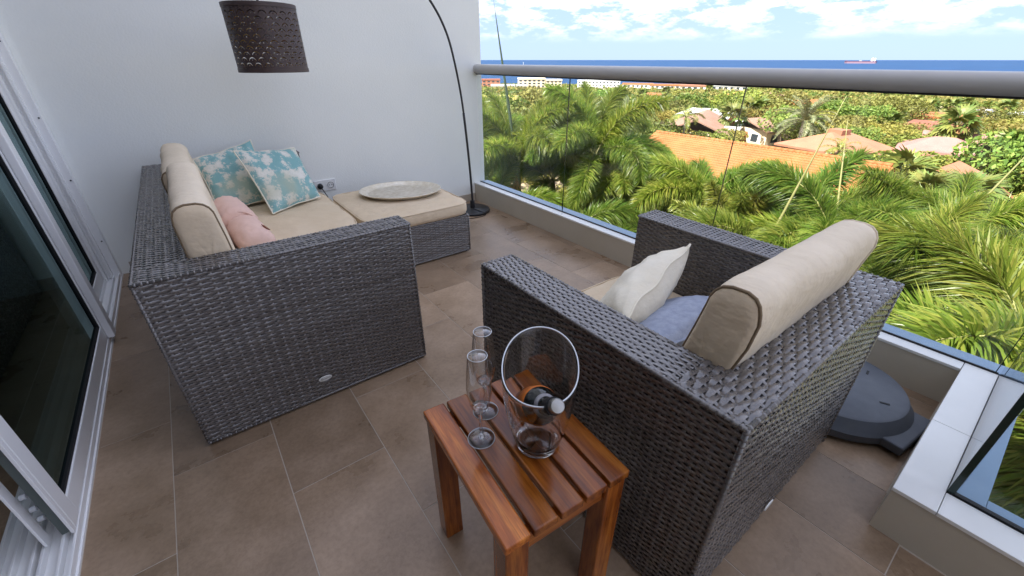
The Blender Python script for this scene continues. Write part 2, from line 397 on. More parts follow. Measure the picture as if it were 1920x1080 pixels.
M_rbrown = noisy('brown_roof', (.24, .14, .10), (.32, .19, .14), .6, .85, .2)
M_rwhite = mat('white_roof', (.50, .50, .48), .8, .2)
M_hwall = noisy('house_wall', (.52, .42, .32), (.60, .50, .39), 1, .9, .2)
M_hred = noisy('red_house_wall', (.40, .10, .06), (.46, .13, .08), 1, .9, .2)
M_hcream = noisy('cream_wall', (.66, .56, .40), (.72, .62, .46), .2, .9, .2)
M_hwhite = mat('white_wall', (.76, .74, .70), .9, .2)
M_win = mat('dark_window', (.03, .04, .05), .15, .6)
M_hull_hazed = mat('hazed_ship_hull', (.12, .07, .11), .6, .3); M_boot_hazed = mat('hazed_ship_bottom', (.26, .17, .21), .6, .3)  # hull colours paled to paint in the haze of distance
M_carw = mat('white_car_paint', (.74, .75, .76), .25, .5); M_cars = mat('silver_car_paint', (.40, .42, .44), .25, .5); M_carr = mat('dark_car_paint', (.05, .06, .08), .25, .5)
M_tyre = mat('tyre', (.015, .015, .015), .8, .2)

# ================================================================== BALCONY STRUCTURE
DX = -0.565            # line of the sliding doors
WY = 3.45              # end wall
KX, KZ = 2.145, 0.173  # kerb
# --- floor
floor = MB().box(-0.57, -3.2, -.24, 1.44, WY + .2, -.0012).box(1.4405, -.20, -.24, 2.29, WY + .2, -.0012).build('floor', M_grout); tag(floor, kind='structure')
tile_xs = [-.657 + .305 * i for i in range(11)]
cache = {}
def floor_tile(x0, y0, x1, y1):
    w, d = round(x1 - x0, 4), round(y1 - y0, 4)
    if (w, d) not in cache:
        cache[(w, d)] = MB().box(-w / 2, -d / 2, -.003, w / 2, d / 2, .005).mesh('tile', M_tile)
    o = link('tile', cache[(w, d)], floor, .0004); o.location = ((x0 + x1) / 2, (y0 + y1) / 2, -.005 + random.uniform(-.0004, .0004))
G = .0014
for i in range(10):
    x0, x1 = tile_xs[i], tile_xs[i + 1]
    off = 1.410 if i % 2 == 1 else 1.103
    k0 = -7
    for k in range(k0, 6):
        y0 = off + .61 * k; y1 = y0 + .61
        a0, a1 = max(x0 + G, -.562), min(x1 - G, KX - .001); b0, b1 = max(y0 + G, -3.1), min(y1 - G, WY - .012)
        if b0 < -.05 and a1 > 1.305 and a0 < 1.305 and b1 <= 0: a1 = 1.30
        if a0 > 1.29 and b1 <= -.04: continue
        if a0 > 1.29 and b0 < -.04: b0 = -.04
        if a1 - a0 < .02 or b1 - b0 < .02: continue
        floor_tile(a0, b0, a1, b1)
# --- end wall with skirting tiles
wall = MB().box(-1.2, WY, -.24, 2.262, WY + .22, 2.75).build('balcony_wall', M_wall, bevel=.004)
tag(wall, 'white plastered end wall behind the sofa and arc lamp', 'wall')
x = DX + .05
while x < 2.10:
    x1 = min(x + .605, KX - .003)
    MB().box(x + .001, WY - .011, .0, x1 - .001, WY - .0005, .072).build('skirting_tile', M_skirt, wall, bevel=.002); x = x1
    if x1 >= KX - .004: break
# --- kerb round the outer edge, with coping slabs
kerb = thing('kerb', 'low tiled kerb carrying the glass railing along the floor edge', 'low wall')
MB().prism([(1.306, -3.2), (1.45, -3.2), (1.45, -.205), (2.29, -.205), (2.29, WY - .002), (KX, WY - .002), (KX, -.042), (1.306, -.042)], -.24, KZ - .013).build('kerb_body', M_kerb, kerb)
y = WY - .003
while y > 0.0:
    y1 = max(y - .605, -.039)
    MB().box(KX - .003, y1 + .001, KZ - .0125, 2.207, y, KZ).build('coping_slab', M_coping, kerb, bevel=.0015); y = y1
    if y1 <= -.038: break
for xa, xb in ((1.303, 1.719), (1.7205, 2.2085)):
    MB().box(xa, -.1335, KZ - .0125, xb, -.040, KZ).build('coping_slab', M_coping, kerb, bevel=.0015)
y = -.1350
while y > -3.0:
    y1 = y - .605
    MB().box(1.303, y1 + .001, KZ - .0125, 1.4005, y, KZ).build('coping_slab', M_coping, kerb, bevel=.0015); y = y1
fl = MB().box(2.216, -.208, KZ - .05, 2.296, WY - .003, KZ + .002)
fl.build('metal_flashing', M_flash, kerb)
MB().box(1.4165, -.208, KZ - .05, 2.2145, -.1445, KZ + .001).build('metal_flashing', M_flash, kerb)
MB().box(1.4165, -3.2, KZ - .05, 1.456, -.209, KZ + .002).build('metal_flashing', M_flash, kerb)
MB().box(2.2085, -.13, KZ - .03, 2.2155, WY - .004, KZ + .006).box(1.402, -.144, KZ - .03, 2.2075, -.1345, KZ + .004).box(1.402, -3.2, KZ - .03, 1.416, -.145, KZ + .006).build('channel_gasket', M_rubber, kerb)
# --- railing
rail = thing('railing', 'grey tubular handrail over frameless glass panes facing the sea', 'railing')
gx = 2.2095
joints = [3.447, 2.280, 1.080, -.125]
for a, b in zip(joints[:-1], joints[1:]):
    g = MB().box(gx, b + .004, KZ + .001, gx + .008, a - .004, 1.115).build('glass_pane', M_pane, rail)
    MB().box(gx - .0005, b + .0012, KZ + .001, gx + .0085, b + .0038, 1.115).build('pane_edge', M_edge, g)
g = MB().box(1.420, -.142, KZ + .001, gx - .004, -.134, 1.115).build('glass_pane', M_pane, rail)
g = MB().box(1.405, -1.35, KZ + .001, 1.413, -.150, 1.115).build('glass_pane', M_pane, rail)
MB().box(1.4035, -.1485, KZ + .001, 1.4145, -.1335, 1.115).build('pane_edge', M_edge, g)
g = MB().box(1.405, -2.6, KZ + .001, 1.413, -1.36, 1.115).build('glass_pane', M_pane, rail)
rr = .037; rz = 1.150
t = MB().tube([(2.213, WY + .02, rz), (2.213, WY - .0, rz), (2.213, 1.0, rz), (2.213, -.14, rz)], rr, 28)
t.build('handrail', M_rail, rail, auto=35)
MB().tube([(2.176, -.141, rz), (1.409, -.141, rz), (1.409, -2.7, rz)], rr, 20).build('handrail', M_rail, rail, auto=50)
MB().lathe([(.0, -.028), (.020, -.026), (.034, -.016), (.0375, 0), (.0375, .012)], 24, (2.213, WY - .028, rz), Matrix.Rotation(R(90), 4, 'X')).build('rail_cap', M_rail, rail, smooth=True)
MB().box(2.203, -.12, 1.107, 2.224, WY - .003, 1.1145).build('rail_channel', M_black, rail)
# --- roof slab, facade, building body below
# (slab over the balcony left out to let sky light in)
bld = thing('apartment_building', 'white facade of the building below and beside the balcony', 'building')
MB().box(-4.6, -.18, -9.2, 2.2, 30, -.2405).box(-4.6, -30, -9.2, 1.42, -.1805, -.2405).build('lower_wall', M_facade, bld)
MB().box(-.90, -30, -.24, -.62, -1.0, 2.75).box(-.90, WY + .003, -.24, -.62, 30, 2.75).box(-.90, -.999, 2.36, -.62, WY + .002, 2.75).build('door_wall', M_facade, bld)
MB().box(-4.6, -30, 2.755, -.62, 30, 4.95).build('sun_shade_wall', M_facade, bld)  # unseen upper wall, raised to keep direct sun off the balcony
# --- room behind the doors
room = thing('living_room', 'dark room interior behind the sliding glass doors', 'room')
MB().box(-4.5, -1.0, -.24, -.752, WY + .0, -.006).build('room_floor', M_tile, room)
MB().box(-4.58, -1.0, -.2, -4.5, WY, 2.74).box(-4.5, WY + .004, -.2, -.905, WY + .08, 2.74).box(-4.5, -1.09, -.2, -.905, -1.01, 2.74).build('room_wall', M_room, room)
P = []
for i in range(121):
    yy = 1.9 + i * .0075; P.append([(-1.02 + .035 * sin(i * .62) + .01 * sin(i * .23), yy, .03), (-1.02 + .03 * sin(i * .62 + .1), yy, 2.4)])
cur = MB().grid(P).build('backdrop', M_teal_backdrop, smooth=True); sm = cur.modifiers.new('thick', 'SOLIDIFY'); sm.thickness = .004  # sheet added to imitate the teal band reflected in the glass
tag(cur, 'dark teal curtain standing in for a reflection in the door glass', 'backdrop')

# --- sliding doors: track, jamb, two leaves
track = thing('door_track', 'white aluminium door frame with sill tracks at the left edge', 'door frame')
tb = MB().box(-.750, -1.0, -.05, DX, WY - .003, .006)
tb.build('sill', M_alu, track, bevel=.002)
for xx in (-.735, -.700, -.660, -.640, -.600, -.574):
    MB().box(xx - .004, -.99, .0062, xx + .004, WY - .01, .030).build('track_rib', M_alu, track, bevel=.0015)
jm = MB().box(-.750, WY - .060, .0065, DX - .001, WY - .004, 2.35).box(-.742, WY - .085, .0065, -.690, WY - .0605, 2.35).box(-.668, WY - .105, .0065, -.630, WY - .0605, 2.35).box(-.612, WY - .085, .0065, -.600, WY - .0605, 2.35)
jm.build('jamb', M_alu, track, bevel=.002)
MB().box(-.750, -.99, 2.30, DX - .001, WY - .062, 2.358).build('head', M_alu, track, bevel=.002)
for zz in (.25, .62, .95, 1.3): MB().lathe([(.004, 0), (.004, .003), (0, .003)], 10, (DX - .012, WY - .0605, zz), Matrix.Rotation(R(90), 4, 'X')).build('screw', M_black, track)

def door_leaf(name, label, xo, y0, y1, sw, zb=.034):
    d = thing(name, label, 'sliding door', (0, 0, 0))
    w = .030
    xa, xb = xo - w, xo
    MB().box(xa, y0, zb, xb, y0 + sw, 2.30).build('stile', M_alu, d, bevel=.003)
    MB().box(xa, y1 - sw, zb, xb, y1, 2.30).build('stile', M_alu, d, bevel=.003)
    MB().box(xa, y0 + sw + .0005, zb, xb - .001, y1 - sw - .0005, zb + .068).build('bottom_rail', M_alu, d, bevel=.003)
    MB().box(xa, y0 + sw + .0005, 2.23, xb - .001, y1 - sw - .0005, 2.30).build('top_rail', M_alu, d, bevel=.003)
    a, b = y0 + sw, y1 - sw
    MB().box(xa + .008, a, zb + .069, xb - .006, a + .010, 2.229).box(xa + .008, b - .010, zb + .069, xb - .006, b, 2.229).box(xa + .008, a + .011, zb + .069, xb - .006, b - .011, zb + .080).build('gasket', M_rubber, d)
    MB().box(xo - .020, a + .004, zb + .072, xo - .014, b - .004, 2.228).build('glass', M_doorglass, d)
    return d
dA = door_leaf('sliding_door', 'nearer sliding glass door leaf with its open end at the bottom left', -.572, 1.335, 2.56, .062)
# roller pocket in the open end of the near leaf
MB().box(-.6015, 1.3300, .034, -.5805, 1.3345, 2.3).build('end_channel', M_chan, dA)
MB().box(-.5800, 1.3185, .034, -.5725, 1.3345, 2.3).build('end_flange', M_alu, dA, bevel=.001)
MB().box(-.634, 1.310, .034, -.628, 1.345, 2.3).build('end_flange', M_alu, dA, bevel=.001)
for zz in (.12, .16, .21): MB().tube([(-.616, 1.331, zz), (-.604, 1.331, zz)], .008, 12).build('roller', M_alu2, dA, auto=40)
# interlock stile standing proud
MB().box(-.571, 2.500, .034, DX + .022, 2.562, 2.3).build('interlock', M_alu, dA, bevel=.004)
dB = door_leaf('sliding_door', 'farther sliding glass door leaf beside the white end wall', -.640, 2.50, 3.335, .058)

# ================================================================== WICKER
def weave(mb, O, U, V, w, h, pitch=.0088, post=.034, amp=.0022, seed=0, depth=None):
    """plain weave on a rectangle: flat strands along U over and under uprights along V; bulges along U x V"""
    O, U, V = Vector(O), Vector(U), Vector(V); Nn = U.cross(V).normalized()
    rs = random.Random(seed)
    nr = max(2, int(round(h / pitch))); pitch = h / nr
    npost = max(2, int(round(w / post))); post = w / npost
    per = 6
    ns = npost * per
    sw = pitch * .50
    verts = []; faces = []
    for r_ in range(nr):
        vc = (r_ + .5) * pitch + rs.uniform(-.0004, .0004); sg = 1 if r_ % 2 else -1
        j = rs.uniform(.85, 1.15); tilt = rs.uniform(-.0006, .0006)
        base = len(verts)
        for i in range(ns + 1):
            u = w * i / ns
            a = sg * cos(PI * (u / post - .5))
            a = (abs(a) ** .6) * (1 if a > 0 else -1)
            nn = amp * a * j
            for q, (dv, dn) in enumerate(((-sw, -.0013 + tilt), (0, .0006), (sw, -.0013 - tilt))):
                verts.append(O + U * u + V * (vc + dv) + Nn * (nn + dn))
        for i in range(ns):
            for q in range(2):
                b = base + i * 3 + q
                faces.append((b, b + 3, b + 4, b + 1))
    for k in range(npost):
        u = (k + .5) * post + rs.uniform(-.0008, .0008); base = len(verts)
        m_ = nr * 2
        for i in range(m_ + 1):
            vv = h * i / m_
            a = cos(PI * (vv / pitch - .5)) * (1 if k % 2 else -1) 
            nn = amp * .9 * a
            for q, (du, dn) in enumerate(((-.0044, -.0014), (0, .0007), (.0044, -.0014))):
                verts.append(O + U * (u + du) + V * vv + Nn * (nn + dn))
        for i in range(m_):
            for q in range(2):
                b = base + i * 3 + q
                faces.append((b, b + 1, b + 4, b + 3))
    mb.add(verts, faces)

def wrap_edge(mb, A, B, r_=.006, pitch=.0135, seed=0):
    """rounded corner strand with binding loops"""
    A, B = Vector(A), Vector(B); d = (B - A); n = int(d.length / pitch); rs = random.Random(seed)
    mb.tube([A, B], r_, 8)
    t = d.normalized(); a = t.cross(Vector((.31, .52, .79))).normalized(); b = t.cross(a)
    for i in range(n):
        c = A + t * (i + .5 + rs.uniform(-.2, .2)) * pitch
        ring = []
        for k in range(8):
            q = a * cos(k * PI / 4) + b * sin(k * PI / 4)
            ring.append((c - t * .0028 + q * (r_ + .0004), c + q * (r_ + .0018), c + t * .0028 + q * (r_ + .0004)))
        mb.grid([list(x_) for x_ in ring], closed_u=True)

def core(name, parent, *boxes):
    m = MB()
    for b in boxes: m.box(*b)
    return m.build(name, M_strandcore, parent)

X_, Y_, Z_ = Vector((1, 0, 0)), Vector((0, 1, 0)), Vector((0, 0, 1))
def panel(name, parent, specs, seed=0, **kw):
    m = MB()
    for i, s in enumerate(specs): weave(m, *s, seed=seed + i, **kw)
    o = m.build(name, M_wick, parent, smooth=True); tag(o, kind='stuff'); return o

e = .0045
# ---- sofa (left): arms run along X, back along Y
SX0, SX1, SY0, SY1, SH, AW, BW = -.243, .615, 1.487, 3.400, .655, .115, .145
sofa = thing('wicker_sofa', 'dark woven wicker sofa with beige cushions against the white end wall', 'sofa')
core('frame', sofa, (SX0 + e, SY0 + e, .012, SX1 - e, SY0 + AW - e, SH - e), (SX0 + e, SY1 - AW + e, .012, SX1 - e, SY1 - e, SH - e),
     (SX0 + e, SY0 + AW, .012, SX0 + BW - e, SY1 - AW, SH - e), (SX0 + BW, SY0 + AW, .012, SX1 - .012, SY1 - AW, .27))
panel('arm_weave', sofa, [((SX0, SY0, .010), X_, Z_, SX1 - SX0, SH - .010), ((SX0, SY0, SH), X_, Y_, SX1 - SX0, AW), ((SX1, SY0, .010), Y_, Z_, AW, SH - .01),
                          ((SX1, SY0 + AW, .27), -X_, Z_, SX1 - SX0 - BW, SH - .27)], 10)
panel('arm_weave', sofa, [((SX0 + BW, SY1 - AW, .27), X_, Z_, SX1 - SX0 - BW, SH - .27), ((SX0, SY1 - AW, SH), X_, Y_, SX1 - SX0, AW), ((SX1, SY1 - AW, .010), Y_, Z_, AW, SH - .01)], 20)
panel('back_weave', sofa, [((SX0, SY0 + AW, SH), X_, Y_, BW, SY1 - SY0 - 2 * AW), ((SX0, SY1, .01), -Y_, Z_, SY1 - SY0, SH - .01)], 30, pitch=.011, post=.024)
panel('seat_weave', sofa, [((SX1 - .008, SY0 + AW, .01), Y_, Z_, SY1 - SY0 - 2 * AW, .262)], 40)
m = MB()
for i, (a, b) in enumerate((((SX0, SY0, SH - .003), (SX1, SY0, SH - .003)), ((SX1 - .002, SY0 + .002, .01), (SX1 - .002, SY0 + .002, SH)), ((SX0 + .002, SY0 + .002, .01), (SX0 + .002, SY0 + .002, SH)),
                           ((SX0 + .001, SY0, SH - .003), (SX0 + .001, SY1, SH - .003)), ((SX1, SY0, SH - .003), (SX1, SY0 + AW, SH - .003)), ((SX1, SY1 - AW, SH - .003), (SX1, SY1, SH - .003)), ((SX0 + BW, SY1 - AW, SH - .003), (SX1, SY1 - AW, SH - .003)),
                           ((SX0 + BW, SY0 + AW, SH - .003), (SX1, SY0 + AW, SH - .003)), ((SX0, SY0, .012), (SX1, SY0, .012)))):
    wrap_edge(m, a, b, .0048, .016, i)
tag(m.build('edge_binding', M_wick, sofa, smooth=True), kind='stuff')
for fx, fy in ((SX0 + .03, SY0 + .03), (SX1 - .03, SY0 + .03), (SX0 + .03, SY1 - .03), (SX1 - .03, SY1 - .03)):
    MB().lathe([(.018, 0), (.018, .013)], 12, (fx, fy, 0)).build('foot', M_rubber, sofa)
# oval maker's plate near the foot of the arm
pl = MB(); n = 32
ring = [(cos(2 * PI * k / n), sin(2 * PI * k / n)) for k in range(n)]
pc = Vector((.178, SY0 - .0065, .100))
vv = [pc + Vector((a * .0255, 0, b * .0115)) for a, b in ring] + [pc + Vector((a * .0245, -.0022, b * .0105)) for a, b in ring]
pl.add(vv, [(k, (k + 1) % n, n + (k + 1) % n, n + k) for k in range(n)] + [tuple(range(n, 2 * n))])
plate = pl.build('badge', M_plate, sofa)
sc_pts = [(-.018, -.002), (-.015, .004), (-.011, .005), (-.014, -.004), (-.008, -.001), (-.006, .002), (-.003, -.002), (0, .001), (.003, -.002), (.006, .001), (.009, -.0015), (.012, .001), (.016, -.001), (.019, .001)]
MB().tube([pc + Vector((a, -.0026, b)) for a, b in sc_pts], .0008, 5).build('script_lettering', M_black, plate)

# ---- ottoman
OX0, OX1, OY0, OY1, OH = .712, 1.437, 2.412, 3.150, .272
ott = thing('wicker_ottoman', 'low dark wicker ottoman with a beige pad carrying the oval tray', 'ottoman')
core('frame', ott, (OX0 + e, OY0 + e, .014, OX1 - e, OY1 - e, OH - .003))
panel('woven_side', ott, [((OX0, OY0, .012), X_, Z_, OX1 - OX0, OH - .012), ((OX1, OY0, .012), Y_, Z_, OY1 - OY0, OH - .012), ((OX0, OY1, .012), -Y_, Z_, OY1 - OY0, OH - .012)], 50)
m = MB()
for i, (a, b) in enumerate((((OX0, OY0, OH), (OX1, OY0, OH)), ((OX1, OY0, OH), (OX1, OY1, OH)), ((OX1, OY0, .012), (OX1, OY0, OH)), ((OX0, OY0, .014), (OX1, OY0, .014)))): wrap_edge(m, a, b, .0045, .016, i)
tag(m.build('edge_binding', M_wick, ott, smooth=True), kind='stuff')
for fx, fy in ((OX0 + .03, OY0 + .03), (OX1 - .03, OY0 + .03), (OX0 + .03, OY1 - .03), (OX1 - .03, OY1 - .03)):
    MB().lathe([(.018, 0), (.018, .015)], 12, (fx, fy, 0)).build('foot', M_rubber, ott)

# ---- armchair (right)
CX0, CX1, CY0, CY1 = .640, 1.528, .166, 1.003
CB = .150
ch = thing('wicker_armchair', 'dark woven wicker armchair seen from behind beside the wooden table', 'armchair')
core('frame', ch, (CX0 + e, CY0 + CB, .014, CX0 + AW - e, CY1 - e, SH - e), (CX1 - AW + e, CY0 + CB, .014, CX1 - e, CY1 - e, SH - e), (CX0 + e, CY0 + e, .014, CX1 - e, CY0 + CB - e, SH - e), (CX0 + AW, CY0 + CB, .014, CX1 - AW, CY1 - .012, .27))
panel('arm_weave', ch, [((CX0, CY1, .012), -Y_, Z_, CY1 - CY0, SH - .012), ((CX0 + AW, CY0 + CB, SH), Y_, -X_, CY1 - CY0 - CB, AW), ((CX0 + AW, CY1, .012), -X_, Z_, AW, SH - .012), ((CX0 + AW, CY0 + CB, .27), Y_, Z_, CY1 - CY0 - CB, SH - .27)], 60, post=.030)
panel('arm_weave', ch, [((CX1, CY0 + CB, SH), Y_, -X_, CY1 - CY0 - CB, AW), ((CX1 - AW, CY1, .27), -Y_, Z_, CY1 - CY0 - CB, SH - .27), ((CX1, CY0, .012), Y_, Z_, CY1 - CY0, SH - .012), ((CX1, CY1, .012), -X_, Z_, AW, SH - .012)], 70, post=.030)
panel('back_weave', ch, [((CX0, CY0, .012), X_, Z_, CX1 - CX0, SH - .012)], 80, post=.026, pitch=.0098)
panel('back_weave', ch, [((CX0, CY0, SH), X_, Y_, CX1 - CX0, CB)], 84, post=.033, pitch=.0135, amp=.0034)
panel('seat_weave', ch, [((CX1 - AW, CY1 - .008, .012), -X_, Z_, CX1 - CX0 - 2 * AW, .26)], 88)
m = MB()
for i, (a, b) in enumerate((((CX0, CY0, SH - .003), (CX0, CY1, SH - .003)), ((CX0, CY0, SH - .003), (CX1, CY0, SH - .003)), ((CX0, CY0, .012), (CX0, CY0, SH)), ((CX0, CY1, .012), (CX0, CY1, SH)), ((CX1, CY0, .012), (CX1, CY0, SH)), ((CX1, CY0, SH - .003), (CX1, CY1, SH - .003)),
                           ((CX1 - AW, CY0 + CB, SH - .003), (CX1 - AW, CY1, SH - .003)), ((CX0 + AW, CY0 + CB, SH - .003), (CX0 + AW, CY1, SH - .003)), ((CX0, CY1, SH - .003), (CX0 + AW, CY1, SH - .003)), ((CX1 - AW, CY1, SH - .003), (CX1, CY1, SH - .003)))):
    wrap_edge(m, a, b, .0055, .022 if i == 1 else .016, i)
tag(m.build('edge_binding', M_wick, ch, smooth=True), kind='stuff')
for fx, fy in ((CX0 + .03, CY0 + .03), (CX1 - .03, CY0 + .03), (CX0 + .03, CY1 - .03), (CX1 - .03, CY1 - .03)):
    MB().lathe([(.018, 0), (.018, .015)], 12, (fx, fy, 0)).build('foot', M_rubber, ch)
pl = MB(); pc = Vector((1.075, CY0 - .0065, .060))
vv = [pc + Vector((a * .027, 0, b * .013)) for a, b in ring] + [pc + Vector((a * .026, -.0022, b * .012)) for a, b in ring]
pl.add(vv, [(k, (k + 1) % n, n + (k + 1) % n, n + k) for k in range(n)] + [tuple(range(n, 2 * n))]); pl.build('badge', M_plate, ch)

# ================================================================== CUSHIONS
def fbm(p, s=1.0): return noise.fractal(Vector(p) * s, 1.0, 2.0, 4)
def pad(name, label, x0, y0, x1, y1, z0, z1, m_, puff=.016, seed=0, cat='cushion', group=None, wr=.004):
    """box cushion: rounded, crowned top, ruckled edges, piping round the top seam"""
    cxx, cyy = (x0 + x1) / 2, (y0 + y1) / 2
    root = thing(name, label, cat, (cxx, cyy, z0), 0, group)
    w, d, h = (x1 - x0) / 2, (y1 - y0) / 2, z1 - z0
    nu = 44; mb = MB(); rc = .035
    def rim(t):   # rounded rectangle param
        a = 2 * PI * t; c_, s_ = cos(a), sin(a); p = 9
        k = (abs(c_) ** p + abs(s_) ** p) ** (-1 / p); return c_ * k * w, s_ * k * d
    nt = 120; rows = []
    prof = [(0.0, 0), (.55, 0), (.9, 0), (.985, .06), (1.0, .3), (1.0, .6), (.995, .86), (.985, .93), (.955, .965), (.86, .985), (.7, 1), (.5, 1), (.3, 1), (.12, 1), (0, 1)]
    for s_, zz in prof:
        row = []
        for k in range(nt):
            xx, yy = rim(k / nt); px, py = xx * s_, yy * s_
            z = zz * h
            if zz >= .96: z += puff * (1 - (px / w) ** 2) * (1 - (py / d) ** 2)
            nzv = fbm((px * 9 + seed, py * 9, zz), 1.0)
            if zz > .9: z += wr * nzv
            rk = .0035 * sin(k * .9 + 5 * fbm((k * .2, seed, 0))) * (1 if .1 < zz < .95 else 0) * fbm((px * 4, py * 4, seed + 3.))
            px *= 1 + rk / w * 1.0; py *= 1 + rk / d
            row.append((px, py, z))
        rows.append(row)
    cols = [[rows[i][k] for i in range(len(prof))] for k in range(nt)]
    mb.grid(cols, closed_u=True); mb.build('cover', m_, root, smooth=True)
    for zz, pr in ((.93, .985),):
        pts = [(rim(k / 60)[0] * (pr + .008), rim(k / 60)[1] * (pr + .008), zz * h) for k in range(61)]
        MB().tube(pts, .0035, 6, False).build('piping', m_, root, smooth=True)
    return root
pad('seat_cushion', 'beige sofa seat cushion hidden behind the near wicker arm', SX0 + BW + .005, SY0 + AW + .004, .690, 2.340, .272, .385, M_beige, .010, 3)
pad('seat_cushion', 'beige sofa seat cushion under the teal patterned pillows', SX0 + BW + .005, 2.352, .690, SY1 - AW - .004, .272, .385, M_beige, .012, 8)
pad('ottoman_pad', 'beige ottoman pad with the oval tray lying on it', .722, 2.402, 1.462, 3.165, OH + .003, .362, M_beige, .008, 12)
pad('seat_cushion', 'beige armchair seat cushion in front of the white pillow', CX0 + AW + .006, CY0 + CB + .03, CX1 - AW - .006, CY1 + .012, .272, .400, M_beige, .016, 21)

def dback(name, label, length, prof, loc, rz, seed=0, cat='cushion', shear=0.0, tag_m=M_beigeL):
    """back cushion: D-shaped section (local x depth, z up) run along local y, piped end panels"""
    root = thing(name, label, cat, loc, rz)
    ns = 30; P = []
    n_ = len(prof); cxm = sum(p[0] for p in prof) / n_; czm = sum(p[1] for p in prof) / n_
    for i in range(ns + 1):
        y_ = length * i / ns; ed = min(y_, length - y_)
        s_ = 1.0 - .035 * max(0, 1 - ed / .03) ** 2
        row = []
        for k, (a, b) in enumerate(prof):
            q = .0035 * fbm((a * 14 + seed, y_ * 9, b * 14))
            row.append((cxm + (a - cxm) * (s_ + q / .06), y_, czm + (b - czm) * (s_ + q / .2)))
        P.append(row)
    mb = MB(); mb.grid([[P[i][k] for i in range(ns + 1)] for k in range(n_)], closed_u=True)
    mb.build('cover', M_beigeL, root, smooth=True)
    for y_, sg in ((0, -1), (length, 1)):
        rowE = P[0] if sg < 0 else P[-1]
        rings_ = []
        for s_, bul in ((1, 0), (.97, .006), (.8, .012), (.5, .015), (.2, .016), (.0, .016)):
            rings_.append([(cxm + (p[0] - cxm) * s_, y_ + sg * (bul + .0025 * fbm((p[0] * 5, p[2] * 40 + seed, s_)) * (s_ < .9)), czm + (p[2] - czm) * s_) for p in rowE])
        mb = MB(); mb.grid([[rings_[i][k] for i in range(6)] for k in range(n_)], closed_u=True)
        mb.build('end_panel', M_beige, root, smooth=True)
        MB().tube([(p[0] * 1.0 + (p[0] - cxm) * .015, y_, p[2] + (p[2] - czm) * .006) for p in rowE + rowE[:1]], .0036, 6, False).build('piping', M_pipe if sg < 0 else M_beigeL, root, smooth=True)
    return root
def dprof(b0, b1, t0, t1, zt, r0=.05, n_=9):
    """section: bottom from (b0,0) to (b1,0); rounded top between t0 and t1 at height zt"""
    pts = [(b0 + (b1 - b0) * i / 4, 0.0) for i in range(5)]
    for i in range(1, 6): pts.append((b1 + (t1 - b1) * i / 6, (zt - r0) * i / 6))
    cx_, rx = (t0 + t1) / 2, (t1 - t0) / 2
    for i in range(n_ + 1):
        a = PI * i / n_; pts.append((cx_ + rx * cos(a) * (abs(cos(a)) ** -.25 if abs(cos(a)) > .02 else 1), zt - r0 + r0 * sin(a) ** .8))
    for i in range(5, 0, -1): pts.append((b0 + (t0 - b0) * i / 6, (zt - r0) * i / 6))
    return pts
pz = dprof(.0, .150, -.005, .112, .440, .060)
dback('back_cushion', 'near beige sofa back cushion with a piped rounded end panel', .770, pz, (-.098, 1.625, .388), 0, 2)
dback('back_cushion', 'far beige sofa back cushion leaning near the end wall', .800, dprof(.0, .150, -.030, .100, .410, .06), (-.098, 2.405, .388), 0, 5)
# armchair back cushion leans back over the wicker back: local y -> +X, local x -> -Y
dback('back_cushion', 'beige armchair back cushion leaning over the wicker back', .640, dprof(-.030, .085, .050, .160, .435, .055), (.775, .400, .400), R(-90), 9)

def pillow(name, label, mtl, BL, BR, TR, TL, thick=.07, seed=0, pinch=.06, group=None, n_=26, piping=None, wr=.006, ears=0.0):
    """knife-edge pillow spanned by four corners"""
    BL, BR, TR, TL = map(Vector, (BL, BR, TR, TL)); c = (BL + BR + TR + TL) / 4
    root = thing(name, label, 'pillow', c, 0, group)
    nrm = (BR - BL).cross(TL - BL).normalized(); mb = MB(); edge = []
    def P(u, v_, side):
        uu = u * (1 - pinch * (1 - v_ * v_) * abs(u)); ww = v_ * (1 - pinch * (1 - u * u) * abs(v_))
        a, b = (uu + 1) / 2, (ww + 1) / 2
        p = BL * (1 - a) * (1 - b) + BR * a * (1 - b) + TR * a * b + TL * (1 - a) * b - c
        t = max(0, 1 - u * u) ** .45 * max(0, 1 - v_ * v_) ** .45
        f_ = fbm((u * 2.2 + seed, v_ * 2.2, side)); f2 = sin(6 * (u + v_ * .6) + 6 * fbm((u * 1.5, v_ * 1.5, seed + side)))
        return p + nrm * side * (thick * t * (1 + .12 * f_) + wr * f2 * t * (1 - t) * 2.2) + nrm * .006 * sin(7 * u + seed) * (1 - t)
    for side in (1, -1):
        mb.grid([[P(-1 + 2 * i / n_, -1 + 2 * j / n_, side) for j in (range(n_ + 1) if side > 0 else range(n_, -1, -1))] for i in range(n_ + 1)])
    mb.build('cover', mtl, root, smooth=True)
    loop = [P(-1 + 2 * i / n_, -1, 1) for i in range(n_)] + [P(1, -1 + 2 * i / n_, 1) for i in range(n_)] + [P(1 - 2 * i / n_, 1, 1) for i in range(n_)] + [P(-1, 1 - 2 * i / n_, 1) for i in range(n_ + 1)]
    MB().tube(loop, .0042, 6, False).build('seam', piping or mtl, root, smooth=True)
    return root
pillow('throw_pillow', 'teal and cream patterned pillow lying in front of its twin', M_teal, (.300, 2.79, .405), (.625, 2.99, .405), (.585, 3.255, .690), (.215, 3.02, .745), .072, 1.3, .05, wr=.004, piping=M_white)
pillow('throw_pillow', 'teal and cream patterned pillow propped half hidden against the back cushion', M_teal, (.045, 3.02, .405), (.40, 3.11, .405), (.350, 3.33, .755), (.010, 3.245, .690), .062, 6.1, .06, wr=.011, piping=M_white)
